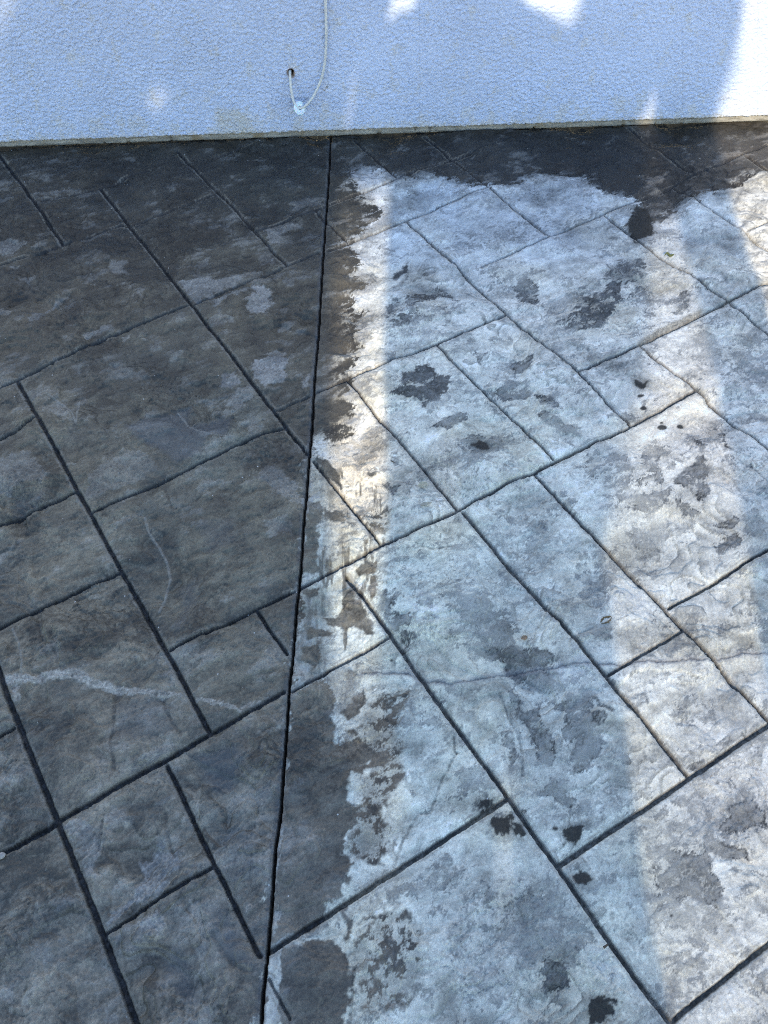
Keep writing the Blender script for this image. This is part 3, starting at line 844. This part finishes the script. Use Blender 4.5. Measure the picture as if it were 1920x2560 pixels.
# ------------------------------------------------------------------ the stamped concrete patio (one sheet)
def build_patio():
    ys, y = [], .10
    while y < WALL_Y - .03:
        ys.append(y)
        y += .0017 + .0011 * (y - .1)
    ys += list(np.linspace(WALL_Y - .029, WALL_Y + .012, 14)) + [WALL_Y + .1]
    near = [.10]
    st = .004
    while near[-1] > -7:
        near.append(near[-1] - st)
        st *= 1.16
    ys = np.array(near[:0:-1] + ys)
    core = np.linspace(-1.5, 1.5, 1350)
    out, st = [1.5], .0045
    while out[-1] < 9:
        out.append(out[-1] + st)
        st *= 1.13
    us = np.concatenate([-np.array(out[:0:-1]), core, np.array(out[1:])])
    yc = np.clip(ys, .1, 3)
    hw = .66 + .295 * yc
    xc = -.015 + .037 * yc
    X = xc[:, None] + us[None] * hw[:, None]
    Y = np.repeat(ys[:, None], len(us), 1)
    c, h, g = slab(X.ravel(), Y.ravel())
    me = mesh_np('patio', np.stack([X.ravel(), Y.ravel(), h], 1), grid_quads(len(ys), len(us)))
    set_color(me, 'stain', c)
    set_float(me, 'gloss', g)
    k = NT('stamped_concrete')
    co = k.n('ShaderNodeTexCoord').outputs['Object']
    st = k.n('ShaderNodeAttribute', attribute_name='stain').outputs['Color']
    gl = k.n('ShaderNodeAttribute', attribute_name='gloss').outputs['Fac']
    f1 = k.noise(co, 420, 4, .7)
    f2 = k.noise(co, 1300, 2, .6)
    c1 = k.mix(1.0, st, k.mix(k.ramp(f1, .3, .7), (.82, .82, .82, 1), (1.16, 1.16, 1.16, 1)), 'MULTIPLY')
    c2 = k.mix(1.0, c1, k.mix(k.ramp(f2, .3, .7), (.86, .86, .87, 1), (1.14, 1.14, 1.13, 1)), 'MULTIPLY')
    f3 = k.noise(co, 130, 7, .72)
    f4 = k.noise(co, 31, 3, .6)
    am = k.n('ShaderNodeMath', operation='MULTIPLY')
    k.l(k.ramp(f3, .54, .60), am.inputs[0])
    k.l(k.ramp(f4, .46, .62), am.inputs[1])
    am2 = k.n('ShaderNodeMath', operation='MULTIPLY')
    k.l(k.ramp(f3, .45, .38), am2.inputs[0])
    k.l(k.ramp(f4, .56, .42), am2.inputs[1])
    c2 = k.mix(am.outputs[0], c2, k.mix(1.0, c2, (.68, .69, .71, 1), 'MULTIPLY'))
    c2 = k.mix(am2.outputs[0], c2, k.mix(1.0, c2, (1.20, 1.20, 1.19, 1), 'MULTIPLY'))
    vor = k.n('ShaderNodeTexVoronoi', i_Scale=62.0)
    k.l(co, vor.inputs['Vector'])
    sep = k.n('ShaderNodeSeparateColor')
    k.l(vor.outputs['Color'], sep.inputs[0])
    pick = k.ramp(sep.outputs[0], .965, .975)
    dot = k.ramp(vor.outputs['Distance'], .12, .06)
    mul = k.n('ShaderNodeMath', operation='MULTIPLY')
    k.l(pick, mul.inputs[0])
    k.l(dot, mul.inputs[1])
    c3 = k.mix(mul.outputs[0], c2, (.55, .55, .53, 1))
    k.l(c3, k.b.inputs['Base Color'])
    rv = k.n('ShaderNodeMath', operation='MULTIPLY_ADD', i_1=.18, i_2=-.09)
    k.l(f1, rv.inputs[0])
    ad = k.n('ShaderNodeMath', operation='ADD', use_clamp=True)
    k.l(rv.outputs[0], ad.inputs[0])
    k.l(k.ramp(gl, 0, 1, .86, .26), ad.inputs[1])
    k.l(ad.outputs[0], k.b.inputs['Roughness'])
    k.l(k.ramp(gl, 0, 1, .25, .60), k.b.inputs['Specular IOR Level'])
    n1 = k.bump(f1, .35, .0010)
    k.l(k.bump(k.noise(co, 120, 5, .65), .5, .0022, n1), k.b.inputs['Normal'])
    o = link('patio', me, k.m)
    tag(o, 'stamped concrete patio in a slate tile pattern, dark sealed on one side and chalky grey on the other', None, None, 'structure')
    return o


# ------------------------------------------------------------------ the stucco wall
def stucco(x, z):
    wx, wz = fbm(x, z, 60, 2, 31) * .006, fbm(x, z, 60, 2, 44) * .006
    a = fbm((x + wx) * .78, (z + wz) * 1.2, 88, 2, 45, .6)
    b = fbm((x + wx) * .9, (z + wz) * 1.1, 165, 3, 32, .6)
    flat = ss(-.45, .15, fbm(x, z, 7, 3, 33))
    return .70 * (.0031 * ss(-.16, .18, a) + .0028 * ss(-.2, .25, b) + .0012 * b) * (.72 + .28 * flat) + .0015 * fbm(x, z, 4, 3, 34)


def build_wall():
    z0, ztop, xa, xb = .026, 2.7, -5.0, 5.0
    xs = np.linspace(-1.42, 1.62, 1250)
    ex, st = [], .004
    q = 1.62
    while q < xb:
        q += st
        st *= 1.12
        ex.append(q)
    ex2, st = [], .004
    q = -1.42
    while q > xa:
        q -= st
        st *= 1.12
        ex2.append(q)
    xs = np.concatenate([np.array(ex2[::-1]), xs, np.array(ex)])
    zs = list(np.arange(z0, .50, .0026))
    st = .003
    while zs[-1] < ztop:
        zs.append(zs[-1] + st)
        st *= 1.12
    zs[-1] = ztop
    zs = np.array(zs)
    X = np.repeat(xs[None], len(zs), 0)
    Z = np.repeat(zs[:, None], len(xs), 1)
    x, z = X.ravel(), Z.ravel()
    h = stucco(x, z)
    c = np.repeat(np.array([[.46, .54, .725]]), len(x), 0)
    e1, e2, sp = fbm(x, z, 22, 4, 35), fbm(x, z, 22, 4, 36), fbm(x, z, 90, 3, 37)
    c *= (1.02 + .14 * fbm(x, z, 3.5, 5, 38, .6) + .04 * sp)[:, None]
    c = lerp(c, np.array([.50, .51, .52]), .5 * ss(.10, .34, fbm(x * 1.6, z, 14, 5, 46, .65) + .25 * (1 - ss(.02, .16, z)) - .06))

    def wp(px, py, s=1.728, ox=0, oy=0):
        p = wall_pt(ox + px / s, oy + py / s)
        return np.array([p[0], p[2]])
    # dirty yellowish patch near the floor
    P = np.array([wp(*p) for p in ((945, 470), (1040, 470), (1100, 560), (1090, 600), (950, 600))])
    d, m = poly_sd(x + e1 * .02, z + e2 * .02, P, .06)
    c[m] = lerp(c[m], np.array([.44, .42, .34]), ss(-.018, .012, d[m] + sp[m] * .01) * .42)
    # hairline cracks
    for ox, px, pa, pb in ((0, 945, 90, 580), (960, 152, -20, 545), (960, 633, 60, 520), (960, 1287, 120, 500), (960, 1610, 0, 480)):
        L = np.array([wp(px, pa, ox=ox), wp(px, pb, ox=ox)])
        d = seg_dist(x + .002 * e1, z, L, .01, np.full(len(x), .01))
        v = 1 - ss(.0006, .0022, d)
        c = lerp(c, c * .80, v * ss(-.1, .3, sp + .1))
        h -= v * .0008
    # nicks
    for px, py, r in ((560, 95, .0035), (1413, 370, .006), (1405, 385, .004)):
        q = wp(px, py)
        d = np.hypot(x - q[0] + e1 * .004, z - q[1] + e2 * .004)
        c = lerp(c, np.array([.22, .22, .22]), (1 - ss(r * .5, r, d)) * .8)
    # the drilled cable hole with its chipped, rusty rim
    q = wp(515, 235, 5.925, 640, 140)
    d = np.hypot((x - q[0]) * 1.05 + e1 * .008, (z - q[1]) * .85 + e2 * .008) + sp * .003
    rim = 1 - ss(.011, .016, d)
    c = lerp(c, np.array([.27, .17, .10]) * np.clip(1 + sp, .4, 1.5)[:, None], rim * .85)
    hole = 1 - ss(.0075, .0105, d)
    c = lerp(c, np.array([.02, .015, .01]), hole)
    drip = np.exp(-((x - q[0]) / .012) ** 2) * ss(q[1] - .06, q[1] - .005, z) * (z < q[1])
    c = lerp(c, np.array([.5, .45, .36]), np.clip(drip, 0, 1) * .35 * ss(-.2, .3, sp + e1))
    h = h - hole * .030 - rim * .0015
    # grubby, broken lower lip
    low = 1 - ss(z0, z0 + .030, z + e1 * .02)
    c = lerp(c, np.array([.50, .47, .40]), low * .40 * ss(-.3, .3, e1 + sp))
    low2 = 1 - ss(z0 + .001, z0 + .006, z + e1 * .006)
    c = lerp(c, np.array([.30, .27, .21]), low2 * .65 * ss(-.3, .2, e2 + sp))
    yf = WALL_Y - .007 - h
    zz = z.copy()
    nc = len(xs)
    zz[:nc] += .004 * fbm(xs, xs * 0, 14, 4, 39) + .003 * np.clip(fbm(xs, xs * 0, 45, 3, 40), 0, 1)
    V = np.stack([x, yf, zz], 1)
    # return under the stucco lip, then the wall body behind
    ret = V[:nc].copy()
    ret[:, 1] = WALL_Y + .02
    body = np.array([[xa, WALL_Y + .02, 0], [xb, WALL_Y + .02, 0], [xb, WALL_Y + .22, 0], [xa, WALL_Y + .22, 0],
                     [xa, WALL_Y - .007, ztop], [xb, WALL_Y - .007, ztop], [xb, WALL_Y + .22, ztop], [xa, WALL_Y + .22, ztop]])
    n = len(V)
    Q = [grid_quads(len(zs), nc)]
    i = np.arange(nc - 1)
    Q.append(np.stack([n + i, n + i + 1, i + 1, i], 1))
    b = n + nc
    Q.append(np.array([[b, b + 1, b + 2, b + 3], [b + 4, b + 5, b + 6, b + 7], [b + 2, b + 6, b + 7, b + 3], [b, b + 3, b + 7, b + 4], [b + 1, b + 5, b + 6, b + 2], [b, b + 1, n + nc - 1, n]]))
    me = mesh_np('stucco_wall', np.vstack([V, ret, body]), np.vstack(Q))
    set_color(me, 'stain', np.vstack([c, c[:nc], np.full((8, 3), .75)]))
    k = NT('white_stucco')
    co = k.n('ShaderNodeTexCoord').outputs['Object']
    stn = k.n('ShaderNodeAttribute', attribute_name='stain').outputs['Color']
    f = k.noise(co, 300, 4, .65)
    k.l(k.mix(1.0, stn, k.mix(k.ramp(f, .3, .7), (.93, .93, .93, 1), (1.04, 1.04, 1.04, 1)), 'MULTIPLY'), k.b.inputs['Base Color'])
    k.b.inputs['Roughness'].default_value = .75
    k.b.inputs['Specular IOR Level'].default_value = .3
    k.l(k.bump(f, .3, .0010), k.b.inputs['Normal'])
    wall = link('stucco_wall', me, k.m)
    tag(wall, 'white textured stucco wall with a grey concrete base strip along its foot', 'wall')
    # base strip: bare concrete foot just behind the stucco face
    sx = np.concatenate([[xa], np.linspace(-1.45, 1.65, 1300), [xb]])
    prof = [(.02, .001), (.004, .001), (.0012, .004), (0, .008), (0, .013), (0, .018), (0, .023), (0, .030), (.02, .036)]
    XX = np.repeat(sx[None], len(prof), 0)
    YY = np.repeat(np.array([p[0] for p in prof])[:, None], len(sx), 1)
    ZZ = np.repeat(np.array([p[1] for p in prof])[:, None], len(sx), 1)
    nz = fbm(XX.ravel(), ZZ.ravel(), 30, 4, 41).reshape(XX.shape)
    chip = ss(.30, .42, fbm(XX.ravel(), ZZ.ravel() * .4, 24, 3, 42)).reshape(XX.shape)
    YY = WALL_Y + YY + .0015 * nz + .006 * chip - .001
    ZZ = ZZ + np.where(ZZ < .01, .0035 * np.abs(fbm(XX.ravel(), XX.ravel() * 0, 12, 4, 43).reshape(XX.shape)), 0)
    me2 = mesh_np('base_strip', np.stack([XX.ravel(), YY.ravel(), ZZ.ravel()], 1), grid_quads(len(prof), len(sx)))
    strip_mat = NT('bare_concrete_strip')
    k = strip_mat
    co = k.n('ShaderNodeTexCoord').outputs['Object']
    mp = k.n('ShaderNodeMapping')
    mp.inputs['Scale'].default_value = (.35, 1, 1.6)
    k.l(co, mp.inputs[0])
    f = k.noise(mp.outputs[0], 60, 6, .7)
    base = k.mix(k.ramp(f, .35, .62), (.17, .16, .14, 1), (.34, .33, .30, 1))
    g = k.noise(co, 14, 4, .6)
    k.l(k.mix(k.ramp(g, .55, .72), base, (.22, .17, .10, 1)), k.b.inputs['Base Color'])
    k.b.inputs['Roughness'].default_value = .9
    k.l(k.bump(f, .6, .003), k.b.inputs['Normal'])
    tag(link('base_strip', me2, k.m, wall), 'bare grey concrete strip with chipped edges')
    return wall


# ------------------------------------------------------------------ tubes and lathes
def catmull(P, n=8):
    P = [np.array(p, float) for p in P]
    P = [2 * P[0] - P[1]] + P + [2 * P[-1] - P[-2]]
    out = []
    for i in range(1, len(P) - 2):
        for t in np.arange(n) / n:
            a, b, c, d = P[i - 1], P[i], P[i + 1], P[i + 2]
            out.append(.5 * (2 * b + (c - a) * t + (2 * a - 5 * b + 4 * c - d) * t * t + (3 * b - a - 3 * c + d) * t ** 3))
    out.append(P[-2])
    return np.array(out)


def tube(P, r, ns=16):
    n = len(P)
    T = np.gradient(P, axis=0)
    T /= np.linalg.norm(T, axis=1)[:, None]
    N = np.cross(T[0], [0.3, 1, 0.2])
    N /= np.linalg.norm(N)
    V = []
    for i in range(n):
        N = N - T[i] * (N @ T[i])
        N /= np.linalg.norm(N)
        B = np.cross(T[i], N)
        a = np.arange(ns) / ns * 2 * np.pi
        rr = r[i] if np.ndim(r) else r
        V.append(P[i] + rr * (np.cos(a)[:, None] * N + np.sin(a)[:, None] * B))
    V = np.vstack(V)
    i = np.arange(n - 1)[:, None] * ns + np.arange(ns)[None]
    j = np.arange(n - 1)[:, None] * ns + (np.arange(ns)[None] + 1) % ns
    Q = np.stack([i, j, j + ns, i + ns], -1).reshape(-1, 4)
    return V, Q


def build_cable():
    def pt(cx, cy, off):
        return wall_pt(640 + cx / 5.925, 140 + cy / 5.925, off)
    C = pt(650, 770, .050)
    up = catmull([pt(1010, -1500, .016), pt(1030, -830, .016), pt(1040, -300, .017), pt(1028, 0, .018), pt(1008, 170, .019), pt(965, 340, .022), pt(905, 490, .027),
                  pt(825, 630, .034), pt(745, 725, .042), C, pt(600, 750, .052), pt(562, 680, .046), pt(535, 580, .038), pt(515, 450, .032),
                  pt(506, 330, .026), pt(503, 250, .017), pt(505, 222, .004), pt(508, 215, -.03)], 10)
    V, Q = tube(up, .0042, 18)
    me = mesh_np('cable', V, Q)
    cable = link('cable', me, plain('cable_jacket', (.56, .57, .56), .5, .14, 25))
    tag(cable, 'thin white cable hanging down the stucco wall and looping into a drilled hole', 'cable')
    i = int(np.argmin(np.linalg.norm(up - C, axis=1)))
    ax = np.array([.62, -.80, .60])
    ax /= np.linalg.norm(ax)
    prof = [(.0060, -.004), (.0062, .0016), (.0085, .0024), (.014, .0022), (.0195, .0008), (.0212, -.0012), (.0205, -.003), (.012, -.0040), (.0088, -.006), (.0085, -.016), (.0062, -.019), (.0058, -.012)]
    a = Vector(ax).to_track_quat('Z', 'Y').to_matrix()
    a = np.array(a)
    ns = 48
    th = np.arange(ns) / ns * 2 * np.pi
    V = np.vstack([C + (a @ np.stack([r * np.cos(th), r * np.sin(th), np.full(ns, z)])).T for r, z in prof])
    n = len(prof)
    ii = np.arange(n)[:, None] * ns + np.arange(ns)[None]
    jj = np.arange(n)[:, None] * ns + (np.arange(ns)[None] + 1) % ns
    nx = (np.arange(n) + 1) % n
    Q = np.stack([ii, jj, jj[nx], ii[nx]], -1).reshape(-1, 4)
    me = mesh_np('grommet', V, Q)
    m = plain('milky_plastic', (.70, .80, .86), .35, .03, 30, Subsurface_Weight=.3, Subsurface_Scale=.01)
    tag(link('grommet', me, m, cable), 'round milky plastic grommet threaded on the cable')
    return cable


# ------------------------------------------------------------------ bits of litter lying on the slab
def leaf_mesh(name, L, Wd, curl, n=14, seed=1):
    r = np.random.default_rng(seed)
    V, Q = [], []
    for k, off in ((0, .0006), (1, -.0006)):
        for i in range(n + 1):
            t = i / n
            w = Wd * .5 * math.sin(math.pi * min(1, t * .94 + .05)) ** .75 * (1 + .25 * r.uniform(-1, 1))
            for s in (-1, -.5, 0, .5, 1):
                V.append(((t - .5) * L, s * w, .002 + curl * (abs(s) ** 1.5) * Wd + curl * .6 * L * (t - .5) ** 2 + off + .0004 * r.uniform(-1, 1)))
    m = (n + 1) * 5
    for i in range(n):
        for s in range(4):
            a = i * 5 + s
            Q.append((a, a + 1, a + 6, a + 5))
            Q.append((m + a + 5, m + a + 6, m + a + 1, m + a))
    for i in range(n):
        for s in (0, 4):
            a = i * 5 + s
            Q.append((a, a + 5, m + a + 5, m + a))
    for i in (0, n):
        for s in range(4):
            a = i * 5 + s
            Q.append((a, a + 1, m + a + 1, m + a))
    return mesh_np(name, np.array(V), np.array(Q))


def litter():
    def at(o, rc, px, py, rot):
        p = survey('%s %f,%f' % (rc, px, py))[0]
        o.location = (p[0], p[1], .0035)
        o.rotation_euler = (0, 0, rot)
        return o
    brown = plain('dead_leaf', (.16, .11, .05), .7, .4, 90)
    o = at(link('leaf_fragment', leaf_mesh('leaf_fragment', .026, .014, .25, seed=2), brown), '22', 605, 298, .5)
    tag(o, 'small curled brown dead leaf lying on the pale slab beside a sunlit edge', 'dead leaf')
    o = at(link('leaf_fragment', leaf_mesh('leaf_fragment', .013, .009, .2, seed=3), plain('tan_leaf', (.30, .20, .12), .7, .3, 90)), '22', 78, 411, .3)
    tag(o, 'tiny tan leaf flake lying on the slate grey stone left of the long groove', 'dead leaf')
    o = at(link('leaf_fragment', leaf_mesh('leaf_fragment', .022, .015, .06, seed=4), plain('beige_leaf', (.40, .37, .27), .75, .25, 90)), '11', 1082, 870, .4)
    tag(o, 'flat beige leaf flake lying on the chalky stone above the groove crossing', 'dead leaf')
    o = at(link('leaf_fragment', leaf_mesh('leaf_fragment', .024, .009, .05, seed=5), plain('grey_leaf', (.36, .34, .27), .75, .25, 90)), '11', 1105, 994, .3)
    tag(o, 'thin faded leaf sliver lying just below the flat beige leaf flake', 'dead leaf')
    # curled green leaf / caterpillar-like curl beside the groove
    P = [survey('02 %f,%f' % p)[0] for p in ((985, 838), (1000, 830), (1020, 838), (1036, 842), (1044, 830))]
    P = catmull([(p[0], p[1], .006 + .004 * (i % 2)) for i, p in enumerate(P)], 6)
    V, Q = tube(P, .0036 * np.sin(np.linspace(.25, 2.9, len(P))), 10)
    o = link('leaf_curl', mesh_np('leaf_curl', V, Q), plain('green_leaf', (.09, .10, .03), .6, .3, 120))
    tag(o, 'tiny rolled green leaf resting at the edge of a groove near the dark stain', 'leaf')
    for rc, pts, r, lab in (('32', ((590, 962), (603, 952), (616, 943)), .0021, 'short brown twig lying beside the long diagonal groove on the pale slab'),
                            ('11', ((876, 716), (886, 722), (897, 727)), .0015, 'tiny black twig lying on the chalky stone near the sunlit band')):
        P = [survey('%s %f,%f' % (rc, *p))[0] for p in pts]
        P = catmull([(p[0], p[1], .006) for p in P], 5)
        V, Q = tube(P, r * (1 - .3 * np.linspace(0, 1, len(P))), 8)
        tag(link('twig', mesh_np('twig', V, Q), plain('twig_bark', (.07, .05, .035), .8, .3, 150)), lab, 'twig')
    # pebble at the end of a groove, left edge
    th, ph = np.meshgrid(np.linspace(0, 2 * np.pi, 21)[:-1], np.linspace(.05, np.pi - .05, 12))
    X = np.stack([np.sin(ph) * np.cos(th), np.sin(ph) * np.sin(th), np.cos(ph)], -1).reshape(-1, 3)
    rr = 1 + .18 * fbm(X[:, 0] + X[:, 2], X[:, 1] - X[:, 2], 1.4, 3, 51)
    V = X * rr[:, None] * np.array([.0065, .0055, .0042])
    ns = 20
    i = np.arange(11)[:, None] * ns + np.arange(ns)[None]
    j = np.arange(11)[:, None] * ns + (np.arange(ns)[None] + 1) % ns
    o = link('pebble', mesh_np('pebble', V, np.stack([i, i + ns, j + ns, j], -1).reshape(-1, 4)), plain('pebble_stone', (.32, .30, .28), .7, .25, 200))
    tag(at(o, '30', 14, 366, .4), 'small grey pebble lodged in the wide groove of the dark sealed stone', 'pebble')


# ------------------------------------------------------------------ added unseen gobo behind the camera, slat gaps shaped to cast the light bands
SCR_Y = -2.2


def to_screen(p):
    """where the sun ray that reaches p passes the screen plane"""
    t = (p[1] - SCR_Y) / sun_dir.y
    return p[0] - sun_dir.x * t, p[2] - sun_dir.z * t


def build_screen():
    def gp(vx, vy):
        p = ground_pt(vx * VS, vy * VS)
        return to_screen((p[0], p[1], 0.0))

    def wq(vx, vy):
        return to_screen(wall_pt(vx * VS, vy * VS, .008))
    G, Wl = gp, wq
    # bands: rows of (mapper, view y, x0 ramp, x1 full, x2 full, x3 ramp end, openness)
    bands = [
        # broad strip beside the control joint
        [(G, 300, 690, 700, 822, 842, 0.0), (G, 380, 700, 740, 832, 850, .15), (G, 440, 705, 750, 835, 848, .72), (G, 640, 690, 740, 825, 838, .72), (G, 760, 690, 730, 818, 836, .76), (G, 900, 690, 730, 824, 842, .76), (G, 1150, 690, 740, 820, 850, .70),
         (G, 1320, 690, 740, 790, 850, .6), (G, 1480, 680, 740, 790, 850, .34), (G, 1700, 740, 790, 860, 900, .22), (G, 1900, 760, 800, 850, 900, .12), (G, 2050, 740, 800, 850, 900, .05)],
        # middle faint strip
        [(G, 640, 880, 930, 960, 990, 0), (G, 800, 900, 950, 975, 990, .10), (G, 1000, 900, 960, 990, 1000, .14), (G, 1150, 900, 970, 1000, 1008, .14), (G, 1300, 900, 980, 1000, 1040, .05)],
        [(G, 1580, 1060, 1085, 1105, 1125, .02), (G, 1680, 1060, 1085, 1105, 1125, .18), (G, 1850, 1060, 1080, 1100, 1120, .18), (G, 2100, 1050, 1080, 1095, 1120, .05)],
        # right-hand strip that widens towards the camera
        [(Wl, 185, 1414, 1416, 1419, 1422, .25), (Wl, 230, 1385, 1408, 1412, 1417, .5), (Wl, 262, 1360, 1400, 1406, 1412, .55), (G, 290, 1370, 1400, 1418, 1428, .5), (G, 440, 1375, 1410, 1448, 1466, .42), (G, 640, 1370, 1430, 1495, 1516, .40), (G, 850, 1330, 1440, 1540, 1566, .40),
         (G, 1000, 1280, 1400, 1572, 1596, .40), (G, 1190, 1285, 1320, 1606, 1624, .40), (G, 1400, 1322, 1334, 1640, 1655, .40), (G, 1560, 1344, 1352, 1668, 1680, .40), (G, 1880, 1385, 1391, 1740, 1750, .40), (G, 2100, 1422, 1428, 1800, 1810, .40), (G, 2300, 1455, 1461, 1860, 1870, .40)],
        # full sun at the right
        [(Wl, -40, 1600, 1622, 2600, 2620, .8), (Wl, 60, 1588, 1612, 2600, 2620, .8), (Wl, 110, 1572, 1612, 2600, 2620, .8), (Wl, 150, 1552, 1622, 2600, 2620, .8), (Wl, 200, 1534, 1600, 2600, 2620, .8), (Wl, 262, 1530, 1562, 2600, 2620, .85), (G, 285, 1538, 1556, 2600, 2700, 1), (G, 380, 1556, 1580, 2700, 2800, 1), (G, 480, 1584, 1606, 2800, 2900, 1), (G, 620, 1630, 1652, 2900, 3000, 1), (G, 680, 1652, 1672, 3000, 3100, 1),
         (G, 1000, 1760, 1780, 3200, 3300, 1), (G, 1500, 1930, 1955, 3500, 3600, 1), (G, 2400, 2250, 2280, 4000, 4100, 1)],
        # patches at the top of the wall
        [(Wl, 52, 836, 838, 839, 841, .4), (Wl, 30, 838, 842, 850, 858, .8), (Wl, 21, 842, 848, 882, 892, .75), (Wl, 8, 844, 852, 888, 905, .85), (Wl, -60, 850, 860, 905, 915, 1)],
        [(Wl, 62, 1222, 1228, 1232, 1252, .3), (Wl, 40, 1190, 1206, 1226, 1262, .6), (Wl, 18, 1152, 1166, 1225, 1272, .8), (Wl, 12, 1142, 1150, 1228, 1272, .85), (Wl, -10, 1124, 1134, 1236, 1268, 1), (Wl, -60, 1110, 1120, 1236, 1260, 1)],
        # soft glints on the wall
        [(Wl, 175, 305, 325, 340, 365, 0), (Wl, 180, 300, 350, 352, 385, .08), (Wl, 196, 296, 345, 350, 392, .18), (Wl, 214, 294, 338, 344, 386, .27), (Wl, 232, 300, 334, 340, 374, .22), (Wl, 250, 306, 330, 334, 362, .10), (Wl, 278, 310, 326, 330, 352, .0)],
        [(Wl, 118, 768, 770, 771, 773, .0), (Wl, 160, 752, 766, 769, 772, .18), (Wl, 240, 744, 756, 762, 765, .28), (Wl, 282, 740, 746, 752, 756, .30)],
        [(Wl, -40, -40, -30, 20, 75, .35), (Wl, 20, -40, -30, 10, 60, .25), (Wl, 80, -40, -30, 5, 25, .12), (Wl, 160, -40, -30, 0, 14, .08), (Wl, 285, -30, -20, 6, 20, .10)],
    ]
    pitch, x_lo, x_hi, z_lo, z_hi, dz = .0085, -3.2, 3.4, .9, 3.75, .012
    nx, nz = int((x_hi - x_lo) / pitch), int((z_hi - z_lo) / dz) + 1
    xs = x_lo + (np.arange(nx) + .5) * pitch
    zs = z_lo + np.arange(nz) * dz
    O = np.zeros((nz, nx))
    for b in bands:
        rows = []
        for fn, vy, a0, a1, a2, a3, o in b:
            q = [fn(a, vy) for a in (a0, a1, a2, a3)]
            rows.append((q[1][1], q[0][0], q[1][0], q[2][0], q[3][0], o))
        rows.sort()
        Rr = np.array(rows)
        for k, z in enumerate(zs):
            if z < Rr[0, 0] or z > Rr[-1, 0]:
                continue
            x0, x1, x2, x3, o = [np.interp(z, Rr[:, 0], Rr[:, c]) for c in range(1, 6)]
            O[k] = np.maximum(O[k], o * ss(x0, max(x1, x0 + 1e-4), xs) * (1 - ss(x2, max(x3, x2 + 1e-4), xs)))
    wid = pitch * (1.04 - O * 1.04)
    V, Q = [], []
    n = 0
    for i in range(nx):
        w = wid[:, i] * .5
        k = 0
        while k < nz:                                   # runs of slat with some width
            if w[k] < .0004:
                k += 1
                continue
            e = k
            while e + 1 < nz and w[e + 1] >= .0004:
                e += 1
            if e > k:
                # drop rows where the width does not change
                keep = [k] + [r for r in range(k + 1, e) if abs(w[r] - w[r - 1]) + abs(w[r] - w[r + 1]) > 1e-5] + [e]
                yo = SCR_Y + (.004 if i % 2 else 0)
                for r in keep:
                    V += [(xs[i] - w[r], yo, zs[r]), (xs[i] + w[r], yo, zs[r]), (xs[i] + w[r], yo + .003, zs[r]), (xs[i] - w[r], yo + .003, zs[r])]
                for t in range(len(keep) - 1):
                    a = n + t * 4
                    for s in range(4):
                        s2 = (s + 1) % 4
                        Q.append((a + s, a + s2, a + 4 + s2, a + 4 + s))
                n += len(keep) * 4
            k = e + 1
    root = bpy.data.objects.new('gobo_screen', None)
    COL.objects.link(root)
    tag(root, 'added unseen reed screen on timber posts whose gaps let sunlight through in bands', 'screen')
    gobo = plain('gobo_brown', (.20, .16, .11), .8, .3, 30)
    link('gobo_panel', mesh_np('gobo_panel', np.array(V), np.array(Q), False), gobo, root)
    wood = plain('gobo_post_timber', (.16, .11, .07), .75, .3, 20)
    for px in (x_lo - .05, x_hi + .05):
        bx = [(px - .045, SCR_Y - .045), (px + .045, SCR_Y - .045), (px + .045, SCR_Y + .045), (px - .045, SCR_Y + .045)]
        V = [(a, b, z) for z in (0, .02, 3.78, 3.80) for a, b in bx]
        V = [(px + (a - px) * (1 if 0 < i // 4 < 3 else .92), SCR_Y + (b - SCR_Y) * (1 if 0 < i // 4 < 3 else .92), z) for i, (a, b, z) in enumerate(V)]
        Q = [(r * 4 + s, r * 4 + (s + 1) % 4, r * 4 + 4 + (s + 1) % 4, r * 4 + 4 + s) for r in range(3) for s in range(4)] + [(0, 3, 2, 1), (12, 13, 14, 15)]
        link('gobo_post', mesh_np('gobo_post', np.array(V), np.array(Q), False), wood, root)


build_patio()
build_wall()
build_cable()
litter()
build_screen()
